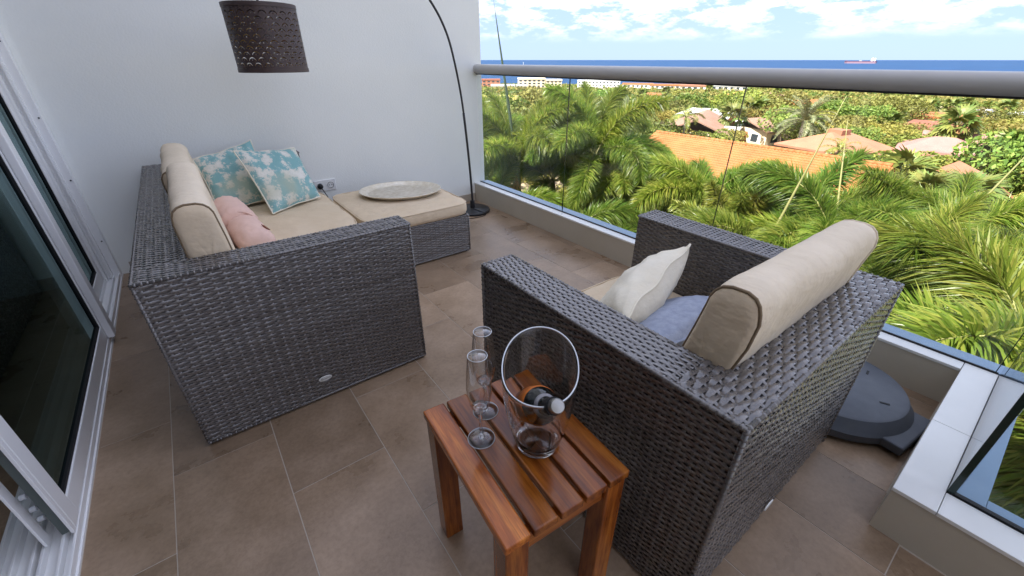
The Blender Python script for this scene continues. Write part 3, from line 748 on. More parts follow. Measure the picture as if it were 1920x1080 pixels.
pillow('throw_pillow', 'cream pillow standing on the armchair seat', M_white, (.86, .745, .415), (1.32, .86, .415), (1.330, .715, .645), (.83, .585, .585), .085, 2.2, .10, wr=.005)
pillow('throw_pillow', 'blue grey pillow lying behind the cream pillow in the armchair', M_blue, (.80, .69, .430), (1.30, .71, .430), (1.30, .475, .535), (.80, .465, .535), .058, 9.4, .05, wr=.003)
# pink bolster
bo = thing('bolster', 'pink two lobed bolster with a small leather tab on the sofa', 'bolster', (.125, 2.38, .388), R(0))
def lobe(c0, c1, r0, r1, seed):
    c0, c1 = Vector(c0), Vector(c1); ax_ = (c1 - c0); Lx = ax_.length; Mx = ax_.to_track_quat('Z', 'Y').to_matrix(); P = []
    for k in range(44):
        a = 2 * PI * k / 44; row = []
        for i in range(41):
            t = i / 40; e_ = min(t, 1 - t) * Lx; rr_ = (r0 + (r1 - r0) * t) * (1 if e_ > .06 else max(.002, 1 - (1 - e_ / .06) ** 2.6) ** .5)
            rr_ += .0035 * fbm((cos(a) * 3 + seed, t * 6, sin(a) * 3)) * (e_ > .01) + .0022 * sin(a * 17) * max(0, 1 - abs(e_ - .04) / .04)
            row.append(c0 + Mx @ Vector((rr_ * cos(a), rr_ * sin(a), t * Lx)))
        P.append(row)
    MB().grid(P, closed_u=True).build('cover', M_pink, bo, smooth=True)
lobe((.018, -.300, .076), (-.012, .030, .084), .076, .084, 1)
lobe((-.020, -.010, .104), (-.050, .300, .118), .090, .088, 5)
MB().tube([(-.018 + .077 * cos(a), .012 - .01 * cos(a), .098 + .077 * sin(a)) for a in [2 * PI * k / 40 for k in range(41)]], .006, 6, False).build('tie_band', M_pink, bo, smooth=True)
MB().box(-.010, -.020, -.001, .010, .020, .0022, Matrix.Translation((.066, -.19, .137)) @ Matrix.Rotation(R(42), 4, 'Y') @ Matrix.Rotation(R(30), 4, 'Z')).build('leather_tab', M_leather, bo)

# ================================================================== TRAY
tr = thing('oval_tray', 'oval champagne metal tray with a fluted rim on the ottoman', 'tray', (1.150, 2.865, .3705), R(-28))
A_, B_ = .285, .225
nf = 360
def ell(s_, z_, fl=0.0):
    return [(A_ * s_ * (1 + fl * .012 * cos(k * 2 * PI * 84 / nf)) * cos(2 * PI * k / nf), B_ * s_ * (1 + fl * .012 * cos(k * 2 * PI * 84 / nf)) * sin(2 * PI * k / nf), z_ + fl * .0012 * cos(k * 2 * PI * 84 / nf)) for k in range(nf)]
rows = [ell(.0, .004), ell(.5, .004), ell(.80, .004), ell(.83, .006, .5), ell(.90, .016, 1), ell(.97, .027, 1), ell(1.0, .031, .4), ell(1.01, .031, .2), ell(1.012, .028, .2), ell(.98, .024, 1), ell(.91, .013, 1), ell(.83, .002, .5), ell(.8, .0, 0), ell(0, 0, 0)]
MB().grid([[rows[i][k] for i in range(len(rows))] for k in range(nf)], closed_u=True).build('rim', M_tray, tr, smooth=True)
# hammered wavy ribs on the floor of the tray
nx, ny = 150, 60
P = []
vv = []; ff = []
for i in range(38):
    v0 = -.80 * B_ + 1.6 * B_ * (i + .5) / 38
    half = A_ * .80 * math.sqrt(max(0, 1 - (v0 / (B_ * .80)) ** 2)); b = len(vv); m_ = 26
    for j in range(m_ + 1):
        u = -half + 2 * half * j / m_; vw = v0 + .0016 * sin(u * 60 + i * 2.1) + .002 * fbm((u * 20, i * .7, 0))
        hh = .0048 + .0022 * fbm((u * 30, i * 1.3, 4.))
        vv += [(u, vw - .0040, .0042), (u, vw, .0042 + hh), (u, vw + .0040, .0042)]
    for j in range(m_):
        for q in range(2): ff.append((b + j * 3 + q, b + j * 3 + 3 + q, b + j * 3 + 4 + q, b + j * 3 + 1 + q))
tag(MB().add(vv, ff).build('hammered_ribs', M_tray, tr, smooth=True), kind='stuff')

# ================================================================== SOCKET, PLUG, LAMP
so = thing('wall_socket', 'white double power socket low on the end wall', 'socket', (.777, WY, .364))
MB().box(-.081, -.010, -.043, .081, -.0005, .043).build('cover_plate', M_white_pl, so, bevel=.004)
for xx in (-.040, .040):
    ro = Matrix.Rotation(R(90), 4, 'X')
    MB().lathe([(.0265, 0), (.0265, .0035), (.0225, .0035), (.0225, .0008), (.0, .0008)], 28, (xx, -.0102, 0), ro).build('outlet_ring', M_white_pl, so, auto=40)
    if xx > 0:
        MB().lathe([(.0232, .0), (.0232, .0042), (.0215, .0042), (.0215, 0)], 28, (xx, -.0102, 0), ro).build('contact_ring', M_black, so, auto=40)
        for dx_ in (-.0095, .0095): MB().lathe([(.0032, 0), (.0032, .0016), (0, .0016)], 10, (xx + dx_, -.0105, 0), ro).build('contact_hole', M_black, so)
pg = thing('power_plug', 'black power plug with its cord in the wall socket', 'plug', (.737, WY - .014, .364))
MB().lathe([(.0200, 0), (.0205, .012), (.017, .024), (.010, .030), (0, .031)], 20, (0, 0, 0), Matrix.Rotation(R(90), 4, 'X')).build('plug_body', M_rubber, pg, smooth=True)
MB().tube([(.002, -.022, -.006), (.012, -.034, -.03), (.030, -.040, -.075), (.05, -.045, -.16), (.08, -.07, -.30), (.12, -.09, -.358)], .0034, 8).build('cord', M_rubber, pg, smooth=True)

lamp = thing('floor_lamp', 'black arc floor lamp with a pierced brown drum shade', 'floor lamp')
bx_, by_ = 1.935, 3.165
MB().lathe([(.0, .001), (.150, .001), (.156, .005), (.156, .018), (.150, .026), (.03, .030), (.022, .034), (.020, .10), (0, .10)], 56, (bx_, by_, 0)).build('base', M_black, lamp, auto=30)
def lp(x_, z_): return (x_, by_ - .225 * (bx_ - x_), z_)
ctrl = [(bx_, .09), (1.925, .35), (1.895, .72), (1.860, 1.005), (1.793, 1.295), (1.725, 1.45), (1.630, 1.575), (1.48, 1.72), (1.30, 1.825), (1.10, 1.885), (.90, 1.885), (.70, 1.80), (.575, 1.70), (.527, 1.62)]
pts = []
for i in range(len(ctrl) - 1):
    p0, p1, p2, p3 = (ctrl[max(0, i - 1)], ctrl[i], ctrl[i + 1], ctrl[min(len(ctrl) - 1, i + 2)])
    for q in range(5):
        t_ = q / 5
        pts.append(lp(*[.5 * (2 * b + (c_ - a) * t_ + (2 * a - 5 * b + 4 * c_ - d) * t_ ** 2 + (-a + 3 * b - 3 * c_ + d) * t_ ** 3) for a, b, c_, d in zip(p0, p1, p2, p3)]))
pts.append(lp(*ctrl[-1]))
MB().tube(pts[:13], .0098, 12).build('pole', M_black, lamp, smooth=True)
MB().tube(pts[12:], .0080, 12).build('arc', M_black, lamp, smooth=True)
shx, shy, shz0, shz1, shr = .510, 2.845, 1.160, 1.470, .172
MB().tube([pts[-1], (shx, shy, 1.56), (shx, shy, shz1 - .02)], .006, 10).tube([(shx, shy, shz1 - .06), (shx, shy, shz1 - .02)], .021, 16).build('socket', M_black, lamp, auto=40)
M_shade = noisy('brown_shade', (.055, .036, .034), (.068, .046, .043), 20, .45, .4)
M_brass = mat('brass_inside', (.95, .64, .18), .45, .6, .1)
# drum shell with real crescent openings: fine grid, the cells of each crescent left out
nth, nzv = 720, 190
ang = np.arange(nth) * 2 * PI / nth
zz = np.linspace(0, shz1 - shz0, nzv + 1)
vo = np.stack([np.outer(np.ones(nzv + 1), shr * np.cos(ang)), np.outer(np.ones(nzv + 1), shr * np.sin(ang)), np.outer(zz, np.ones(nth))], -1).reshape(-1, 3)
cellw = 2 * PI * shr / 22; cellh = .0252
tm = (np.arange(nth) + .5) * 2 * PI / nth * shr; zm = (zz[:-1] + zz[1:]) / 2
TT, ZZ = np.meshgrid(tm, zm)
inside = (ZZ > .024) & (ZZ < (shz1 - shz0) - .024)
rowi = np.floor((ZZ - .024) / cellh); offx = (rowi % 2) * .5
lx = ((TT / cellw + offx) % 1.0 - .5) * cellw; lz = (ZZ - .024) - (rowi + .12) * cellh
hole = inside & (np.sqrt(lx ** 2 + lz ** 2) < .0195) & (np.sqrt(lx ** 2 + (lz + .0042) ** 2) > .0192) & (lz > .003)
hole |= inside & (np.sqrt(lx ** 2 + (lz - .006) ** 2) < .0021)
ii, jj = np.nonzero(~hole)
j2 = (jj + 1) % nth
quads = np.stack([ii * nth + jj, ii * nth + j2, (ii + 1) * nth + j2, (ii + 1) * nth + jj], 1)
sh = link('shade', npmesh('shade', vo + np.array([shx, shy, shz0]), quads, M_shade), lamp)
sh.data.materials.append(M_brass)
sh.data.polygons.foreach_set('use_smooth', [True] * len(sh.data.polygons))
so_ = sh.modifiers.new('thick', 'SOLIDIFY'); so_.thickness = .0012; so_.offset = -1; so_.material_offset = 1
for z_ in (shz0, shz1 - .020):
    MB().lathe([(shr + .0008, 0), (shr + .0022, .001), (shr + .0022, .019), (shr + .0008, .020), (shr - .003, .020), (shr - .003, 0), (shr + .0008, 0)], 80, (shx, shy, z_)).build('shade_hem', M_shade, sh, auto=40)
m = MB()
for k in range(3):
    a = 2 * PI * k / 3 + .4; m.tube([(shx, shy, shz1 - .03), (shx + (shr - .004) * cos(a), shy + (shr - .004) * sin(a), shz1 - .012)], .002, 6)
m.build('spider', M_black, lamp)
MB().lathe([(0, -.105), (.018, -.10), (.030, -.075), (.026, -.045), (.014, -.02), (.013, 0)], 20, (shx, shy, shz1 - .06)).build('bulb', M_white_pl, lamp, smooth=True)
MB().tube([(bx_ - .01, by_ - .03, .034), (bx_ - .0, by_ - .11, .030), (bx_ + .02, by_ - .150, .026), (bx_ + .03, by_ - .168, .004), (bx_ - .02, by_ - .185, .004), (bx_ - .12, by_ - .175, .004), (bx_ - .25, by_ - .10, .004), (bx_ - .32, by_ + .0, .004), (bx_ - .4, by_ + .12, .004)], .003, 8).build('cord', M_rubber, lamp, smooth=True)

# ================================================================== SIDE TABLE AND WHAT STANDS ON IT
RT = R(-4.9)
tbl = thing('side_table', 'small oiled hardwood side table with slatted top', 'table', (.4135, .5245, 0), -RT * -1)
TW, TD, TZ = .308, .392, .462
ns_ = 5; gap = .0075; sw_ = (TW - gap * (ns_ - 1)) / ns_
for k in range(ns_):
    x0 = -TW / 2 + k * (sw_ + gap)
    s_ = MB().box(-sw_ / 2, -TD / 2, -.011, sw_ / 2, TD / 2, .011).build('slat', M_wood, tbl, bevel=.0035); s_.location = (x0 + sw_ / 2, 0, TZ - .011)
lw = .052
for sx_ in (-1, 1):
    for sy_ in (-1, 1):
        l_ = MB().box(-lw / 2, -.2185, -lw / 2, lw / 2, .2185, lw / 2).build('leg', M_wood, tbl, bevel=.004)
        l_.rotation_euler = (R(90), 0, 0); l_.location = (sx_ * (TW / 2 - lw / 2 - .004), sy_ * (TD / 2 - lw / 2 - .004), .2200)
for sx_ in (-1, 1):
    a_ = MB().box(-.010, -(TD / 2 - lw - .006), -.024, .010, TD / 2 - lw - .006, .024).build('apron', M_wood, tbl, bevel=.002); a_.location = (sx_ * (TW / 2 - .024), 0, TZ - .047)
for sy_ in (-1, 1):
    a_ = MB().box(-.010, -(TW / 2 - lw - .006), -.024, .010, TW / 2 - lw - .006, .024).build('apron', M_wood, tbl, bevel=.002); a_.rotation_euler = (0, 0, R(90)); a_.location = (0, sy_ * (TD / 2 - .024), TZ - .047)
for k, (dx_, dz_) in enumerate(((-.128, -.0115), (-.118, -.0105), (-.122, -.0125))):
    pass
TZ0 = TZ + .0006
def flute(loc, label):
    g = thing('champagne_flute', label, 'glass', loc, 0)
    prof = [(0, .0), (.0305, .0), (.0315, .0012), (.0300, .0024), (.018, .0042), (.006, .0085), (.0042, .016), (.0038, .040), (.0040, .070), (.0055, .080), (.0130, .090), (.0215, .108), (.0265, .135), (.0272, .155), (.0255, .185), (.0225, .215), (.0205, .2345), (.0200, .2355)]
    prof2 = [(.0195, .2345), (.0214, .215), (.0244, .185), (.0261, .155), (.0254, .135), (.0205, .109), (.0120, .092), (.0, .086)]
    MB().lathe([(.0305, .0004), (.0300, .0016), (.018, .0034), (.0075, .0068)], 40).build('foot', M_wine, g, smooth=True)
    MB().tube([(.0306 * cos(2 * PI * k / 40), .0306 * sin(2 * PI * k / 40), .0010) for k in range(41)], .0007, 6, False).build('foot_rim_glint', M_rim_glint, g, smooth=True)  # thin ring painting the bright highlight on the foot edge
    MB().lathe([(0, .003), (.0075, .0068), (.0050, .012), (.0038, .020), (.0036, .040), (.0040, .070), (.0055, .080), (.0128, .0900), (.0180, .0995), (.010, .0965), (0, .0955)], 32).build('stem', M_acry, g, smooth=True)
    MB().lathe(prof[9:], 48).build('bowl', M_wine, g, smooth=True)
    MB().tube([(.0200 * cos(2 * PI * k / 40), .0200 * sin(2 * PI * k / 40), .2357) for k in range(41)], .0006, 6, False).build('rim', M_rim_glint, g, smooth=True)  # thin ring painting the highlight along the lip
    return g
flute((.346, .575, TZ0), 'empty champagne flute standing nearer the table edge')
flute((.401, .640, TZ0), 'empty champagne flute standing behind the other one')
# wine cooler: flared clear acrylic, mouth cut on a slant that falls towards the camera
wc = thing('wine_cooler', 'clear slant mouthed wine cooler holding a bottle on the table', 'wine cooler', (.440, .490, TZ0))
nk = 64; fall = Vector((-.667, -.745, 0))
def rad_at(t_): return .046 + .032 * (1 - (1 - t_) ** 2.0) + .003 * t_
P = []; rimp = []
for k in range(nk):
    a = 2 * PI * k / nk; d = Vector((cos(a), sin(a), 0)); f_ = d.dot(fall)
    top = .200 - .030 * f_ + .006 * f_ * f_
    def at_(r_, t_, z_):
        p = d * r_ * (1 + .16 * f_ * f_ * t_) - fall * .020 * t_; return (p.x, p.y, z_)
    col_ = [(0, 0, 0), (d.x * .030, d.y * .030, 0), (d.x * .045, d.y * .045, .0)]
    st = [.0, .06, .14, .25, .38, .52, .66, .80, .92, .985]
    for t_ in st: col_.append(at_(rad_at(t_) + (.0012 * sin(t_ * 150) if .02 < t_ < .2 else 0), t_, .003 + t_ * (top - .003)))
    r_ = rad_at(1.0); col_ += [at_(r_ + .0008, 1, top + .0012), at_(r_ - .0026, 1, top + .0022), at_(r_ - .0054, 1, top)]; rimp.append(at_(r_ - .0022, 1, top + .0018))
    for t_ in reversed(st[2:]): col_.append(at_(rad_at(t_) - .0052, t_, .003 + t_ * (top - .003)))
    col_ += [(d.x * .040, d.y * .040, .013), (d.x * .025, d.y * .025, .010), (0, 0, .009)]
    P.append(col_)
MB().grid(P, closed_u=True).build('bucket', M_acry, wc, smooth=True)
MB().tube(rimp + rimp[:1], .0015, 8, False).build('rim', M_rim_glint, wc, smooth=True)  # tube added to paint the white sky highlight round the mouth
# bottle leaning in the cooler
b0 = Vector((.460, .545, .524)); b1 = Vector((.4035, .396, .668)); ax = (b1 - b0); Lb = ax.length
bt = thing('wine_bottle', 'dark bottle with orange band leaning in the clear cooler', 'bottle', b0)
Mq = ax.to_track_quat('Z', 'Y').to_matrix().to_4x4(); s_ = Lb
MB().lathe([(0, 0), (.036, 0), (.0395, .006), (.0395, .090), (.037, .105), (.028, .124), (.0170, .140), (.0145, .16), (.0145, .175), (0, .175)], 40, (0, 0, 0), Mq).build('body', M_bottle, bt, smooth=True)
MB().lathe([(.0396, .040), (.0402, .041), (.0402, .0905), (.0388, .0985), (.0378, .0990)], 40, (0, 0, 0), Mq).build('orange_band', M_orange, bt, smooth=True)
MB().lathe([(.0235, .1300), (.0238, .1306), (.0182, .1392), (.0176, .139)], 40, (0, 0, 0), Mq).build('neck_label', M_greylab, bt, smooth=True)
MB().lathe([(.0149, .150), (.0152, .152), (.0152, .184), (.0172, .185), (.0172, .192), (.0150, .193)], 32, (0, 0, 0), Mq).build('foil', M_rubber, bt, auto=40)
MB().lathe([(.0140, .1935), (.0146, .195), (.0146, .209), (.0125, .2130), (.006, .2140), (0, .2142)], 32, (0, 0, 0), Mq).build('cap', M_silver, bt, auto=40)

# ================================================================== PARASOL BASE
pb = thing('parasol_base', 'dark round plastic parasol base on the tiles by the kerb', 'parasol base', (1.812, .252, 0))
MB().lathe([(0, .012), (.245, .012), (.262, .022), (.264, .052), (.252, .066), (.234, .098), (.225, .103), (.06, .110), (0, .110)], 72).build('shell', M_bplast, pb, auto=28)
for k, (a, r_) in enumerate(((R(262), .17), (R(332), .15), (R(40), .16))):
    MB().box(-.015, -.004, 0, .015, .004, .0016, Matrix.Translation((r_ * cos(a), r_ * sin(a), .1058)) @ Matrix.Rotation(a + .6, 4, 'Z')).build('slot', M_rubber, pb)
for k in range(4):
    a = R(-97) + k * PI / 2
    if k in (1, 3): continue
    Mx = Matrix.Rotation(a + PI / 2, 4, 'Z')
    MB().box(-.125, -.305 + .012, .020, .125, -.12, .056, Mx).build('corner_block', M_bplast, pb, bevel=.006)
    for sx_ in (-.085, .085): MB().tube([Mx @ Vector((sx_ - .012, -.262, .0155)), Mx @ Vector((sx_ + .012, -.262, .0155))], .0155, 14).build('wheel', M_rubber, pb, auto=40)

# ================================================================== LANDSCAPE
SEA = -34.2
def tz_d(d):
    return np.interp(d, [0, 60, 690, 760, 900], [-8.8, -8.8, -33.0, -36.5, -40])
def tz(x_, y_): return float(tz_d(math.hypot(x_, y_)))
def pol(az, d): return d * sin(R(az)), d * cos(R(az))
rad_ = [0, 8, 16, 30, 60, 100, 160, 240, 340, 460, 580, 690, 730, 760, 900]
na_ = 120; vv = [(0, 0, -8.8)]; ff = []
for d in rad_[1:]:
    for k in range(na_):
        x_, y_ = pol(k * 360 / na_, d); vv.append((x_, y_, float(tz_d(d))))
for k in range(na_): ff.append((0, 1 + (k + 1) % na_, 1 + k))
for i in range(len(rad_) - 2):
    for k in range(na_):
        a = 1 + i * na_ + k; b = 1 + i * na_ + (k + 1) % na_; ff.append((a, b, b + na_, a + na_))
tag(MB().add(vv, ff).build('ground', M_ground), kind='structure')
sea_r = [640, 1200, 3000, 8000, 20000, 60000]; vv = []; ff = []
for d in sea_r:
    for k in range(96): x_, y_ = pol(k * 3.75, d); vv.append((x_, y_, SEA))
for i in range(len(sea_r) - 1):
    for k in range(96):
        a = i * 96 + k; b = i * 96 + (k + 1) % 96; ff.append((a, b, b + 96, a + 96))
tag(MB().add(vv, ff).build('sea', M_sea), kind='structure')
def patch(name, m_, az0, az1, d0, d1, lift=.06, n_=10, jag=.06):
    """ground sheet hugging the slope, with an uneven outline"""
    vv = []; ff = []; nd = 6
    for i in range(nd + 1):
        for j in range(n_ + 1):
            fi, fj = i / nd, j / n_
            d = d0 + (d1 - d0) * fi; az = az0 + (az1 - az0) * fj
            if j in (0, n_): az += (az1 - az0) * jag * (fbm((i * .9, j, az0)))
            if i in (0, nd): d += (d1 - d0) * jag * fbm((j * .9, i, az0 + 3.))
            x_, y_ = pol(az, d); vv.append((x_, y_, tz(x_, y_) + lift))
    for i in range(nd):
        for j in range(n_):
            a = i * (n_ + 1) + j; ff.append((a, a + 1, a + n_ + 2, a + n_ + 1))
    return tag(MB().add(vv, ff).build(name, m_), kind='structure')
patch('dry_grass_field', M_field, 30, 37.6, 105, 260, .10)
patch('road', M_pale, 29, 41, 158, 163, .16, 16, .0)
patch('beach_road', M_pale, 28, 64, 410, 690, .10)
patch('parking_lot', M_pale, 81.5, 92, 178, 262, .12)
patch('sandy_path', M_sandpatch, 57, 69, 22, 32, .05, 12, .3)
patch('sandy_path', M_sandpatch, 78, 101, 12, 25, .07, 12, .3)
patch('courtyard', M_pale, 76.5, 81, 50, 72, .08, 8, .2)
patch('courtyard', M_pale, 80.5, 84, 98, 116, .09, 8, .2)
patch('beach', M_pale, 66, 79, 640, 700, .2)
patch('lagoon', M_surf, 67.5, 73, 655, 676, .4)

# ---------------------------------------------------------------- palms
def blades(base, dirs, up, length, width, droop, segs=2):
    """(n) tapering leaf blades; returns verts, tris"""
    n = len(base); side = np.cross(dirs, up); side /= np.linalg.norm(side, axis=1, keepdims=True) + 1e-9
    L_ = length[:, None]; W = width[:, None]
    g = np.array([0, 0, -1.0])
    m1 = base + dirs * L_ * .45 + g * L_ * droop[:, None] * .20
    t1 = base + dirs * L_ * .95 + g * L_ * droop[:, None]
    v = np.stack([base - side * W * .3, base + side * W * .3, m1 - side * W * .5, m1 + side * W * .5, t1], 1).reshape(-1, 3)
    b = np.arange(n)[:, None] * 5
    t = np.concatenate([b + np.array([[0, 1, 3]]), b + np.array([[0, 3, 2]]), b + np.array([[2, 3, 4]])], 0)
    return v, t
def rachis_curve(L_, th0, droop, n=24):
    th = R(th0) - R(droop) * (np.linspace(0, 1, n)) ** 1.35
    st = L_ / (n - 1); x_ = np.concatenate([[0], np.cumsum(np.cos(th[:-1]) * st)]); z_ = np.concatenate([[0], np.cumsum(np.sin(th[:-1]) * st)])
    return x_, z_, th
def frond_mesh(name, L_, th0, droop, nodes, per, leaf, width, plume=True, petiole=.16, rr=.016, seed=0, lm=None, ldroop=.25, fwd=.75):
    rg = np.random.default_rng(seed); x_, z_, th = rachis_curve(L_, th0, droop)
    s_ = np.repeat(np.linspace(petiole, .995, nodes), per) + rg.uniform(-.004, .004, nodes * per); n = len(s_)
    px = np.interp(s_, np.linspace(0, 1, len(x_)), x_); pz = np.interp(s_, np.linspace(0, 1, len(x_)), z_); pt = np.interp(s_, np.linspace(0, 1, len(x_)), th)
    T = np.stack([np.cos(pt), 0 * pt, np.sin(pt)], 1); B = np.tile([0, 1.0, 0], (n, 1)); Nn = np.cross(T, B) * -1
    Nn = np.stack([-np.sin(pt), 0 * pt, np.cos(pt)], 1)
    if plume: phi = rg.uniform(0, 2 * PI, n)
    else: phi = np.where(np.arange(n) % 2 == 0, 0.25, PI - .25) + rg.normal(0, .12, n)
    radial = B * np.cos(phi)[:, None] + Nn * np.sin(phi)[:, None]
    f_ = fwd + rg.normal(0, .10, n) + .5 * np.clip(s_ - .75, 0, 1) * 2
    D = radial + T * f_[:, None]; D /= np.linalg.norm(D, axis=1, keepdims=True)
    env = np.clip(np.minimum((s_ - petiole) / .14 + .45, 1) * (1 - .55 * np.clip((s_ - .65) / .35, 0, 1)), .25, 1)
    ln = leaf * env * rg.uniform(.85, 1.12, n); wd = width * rg.uniform(.8, 1.15, n)
    v, t = blades(np.stack([px, 0 * px, pz], 1), D, np.cross(D, T) + rg.normal(0, .25, (n, 3)), ln, wd, ldroop * rg.uniform(.5, 1.5, n))
    me = npmesh(name, v, t, lm or M_frond)
    mb = MB(); k = 12; idx = np.linspace(0, len(x_) - 1, k).astype(int)
    mb.tube([(x_[i], 0, z_[i]) for i in idx], [rr * (1 - .85 * q / (k - 1)) for q in range(k)], 5)
    # append rachis
    nv0 = len(v); v2 = np.concatenate([v, np.array(mb.v)]); 
    me2 = bpy.data.meshes.new(name); fl_ = t.tolist() + [tuple(i + nv0 for i in f_) for f_ in mb.f]
    bpy.data.meshes.remove(me); me2.from_pydata(v2.tolist(), [], fl_); me2.materials.append(lm or M_frond); me2.materials.append(M_rach)
    mi = np.zeros(len(fl_), np.int32); mi[len(t):] = 1; me2.polygons.foreach_set('material_index', mi); me2.update()
    return me2
FX = [frond_mesh('frond', 2.35, th, dr, 130, 11, .50, .0175, True, .15, .020, 30 + i) for i, (th, dr) in enumerate(((80, 75), (62, 105), (45, 110), (22, 95), (5, 70), (70, 45)))]
FXY = [frond_mesh('frond', 1.7, th, dr, 100, 7, .42, .022, True, .15, .015, 60 + i, M_frondY) for i, (th, dr) in enumerate(((82, 35), (66, 60), (48, 70)))]
FX.append(frond_mesh('frond', 2.2, -25, 50, 60, 5, .40, .02, True, .15, .018, 77, M_dry, .6, .9))
def trunk_mesh(h, r0, r1, seed=0, n=12, lean=0.0):
    mb = MB(); pts = [(lean * (i / n) ** 2 * h + .03 * sin(i * 1.1 + seed), .03 * cos(i * .9 + seed), h * i / n) for i in range(n + 1)]
    mb.tube(pts, [r0 + (r1 - r0) * (i / n) + .012 * (i % 2) for i in range(n + 1)], 12); return mb, pts[-1]
def spear_part(parent, base, tip, r0=.028, m_=None):
    base, tip = Vector(base), Vector(tip); pts = [base.lerp(tip, i / 8) + Vector((0, 0, .12 * sin(PI * i / 8))) * .0 for i in range(9)]
    return MB().tube(pts, [max(.003, r0 * (1 - (i / 8) ** 1.5 * .9)) for i in range(9)], 6).build('spear_leaf', m_ or M_rach, parent, smooth=True)
def palm(label, az, d, cz, fronds, sched, name='foxtail_palm', cat='palm tree', tr=(.17, .11), group=None, rot=0.0, sc_=1.0, spear=None, shaft=True):
    x_, y_ = pol(az, d); gz = tz(x_, y_); h = cz - gz
    root = thing(name, label, cat, (x_, y_, gz), 0, group)
    mb, top = trunk_mesh(h - (.7 if shaft else 0), tr[0], tr[1], az)
    mb.build('trunk', M_ptrunk, root, smooth=True)
    if shaft: MB().tube([(top[0], top[1], top[2]), (top[0], top[1], h - .3), (top[0], top[1], h + .12)], [tr[1] * 1.15, tr[1] * 1.0, tr[1] * .45], 12).build('crownshaft', M_crownshaft, root, smooth=True)
    for i, (k, a, tilt) in enumerate(sched):
        f_ = link('frond', fronds[k], root); f_.location = (top[0], top[1], h + .02 * (i % 3)); f_.scale = (sc_,) * 3
        f_.rotation_euler = (R(random.uniform(-14, 14)), R(-tilt), R(a + rot))
    if spear:
        saz, sel, sd, r0 = spear; sx_, sy_ = pol(saz, sd); sz = EYE + sd * math.tan(R(sel))
        spear_part(root, (top[0], top[1], h), (sx_ - x_, sy_ - y_, sz - gz), r0, M_spear if r0 > .04 else None)
    return root
def sched(n, seed, kinds=(0, 1, 1, 2, 2, 3, 3, 4)):
    rs = random.Random(seed); out = []
    for i in range(n):
        out.append(((kinds[min(len(kinds) - 1, int(i / n * len(kinds)))] if not (i == n - 1 and seed < 20) else (6 if seed % 4 == 1 else 4)), i * 137.5 + rs.uniform(-15, 15), rs.uniform(-8, 8)))
    return out
palm('bushy foxtail palm with a tall dark spear leaf beside the white wall end', 37.6, 12.0, -1.45, FX, sched(13, 1, (0, 0, 1, 1, 2, 2, 3)), spear=(34.9, 5.9, 12, .05), rot=20)
palm('foxtail palm standing farthest left, half hidden by the white wall', 33.4, 14.0, -1.6, FX, sched(12, 2), rot=70)
palm('tall foxtail palm with a full crown in the middle of the glass railing', 48.0, 12.0, -1.15, FX, sched(14, 3, (0, 0, 1, 1, 2, 2, 3, 3)), rot=10, tr=(.19, .12))
palm('foxtail palm between the wall end palm and the tall middle palm', 42.6, 13.0, -2.1, FX, sched(11, 4), rot=40)
palm('foxtail palm with an arched plume in front of the orange roof corner', 62.5, 11.0, -1.95, FX, sched(12, 5, (1, 2, 2, 3, 3, 4)), rot=120)
palm('small yellow green palm tuft above the pale sandy ground', 66.4, 9.5, -2.6, FXY, sched(11, 26, (0, 0, 1, 1, 2)), name='young_palm', rot=0, tr=(.10, .07))
palm('foxtail palm with one long upright frond crossing the orange roof', 70.3, 8.6, -2.0, FX, [(5, 15, 0)] + sched(11, 7, (2, 2, 3, 3, 4)), rot=-30, spear=(73.2, -3.2, 8.2, .028))
palm('foxtail palm with a thin pale spear below the salmon roofed house', 77.0, 8.6, -1.65, FX, sched(13, 8, (1, 2, 2, 3, 3, 4)), rot=95, spear=(74.0, -5.4, 9, .022))
palm('spiky foxtail palm tuft with a thin slanting spear behind the big arched frond', 84.0, 9.6, -2.2, FX, sched(13, 9, (0, 1, 1, 2, 2, 3)), rot=15, spear=(88.0, -4.0, 9.6, .026))
palm('foxtail palm at the right edge of the view under the pink roofs', 89.5, 8.8, -1.7, FX, sched(12, 10, (1, 2, 2, 3, 3, 4)), rot=60)
palm('nearest foxtail palm arching its big frond beside the armchair', 96.5, 5.4, -1.55, FX, sched(13, 11, (1, 1, 2, 2, 3, 3, 4)), rot=150, sc_=1.1, tr=(.18, .12))
palm('low foxtail palm below the corner of the kerb at the right', 104.0, 5.2, -2.5, FX, sched(12, 12, (1, 2, 2, 3, 3, 4)), rot=35)
palm('foxtail palm filling the gap behind the nearest arched frond', 82.0, 7.2, -2.25, FX, sched(12, 13), rot=200)
palm('low foxtail palm between the tall middle palm and the arched plume', 56.0, 12.0, -3.3, FX, sched(12, 14), rot=77)
palm('low foxtail palm under the tall middle palm', 47.0, 10.5, -3.6, FX, sched(11, 15), rot=33)
palm('short foxtail palm below the wall end palm', 38.5, 10.0, -4.2, FX, sched(11, 16), rot=5)

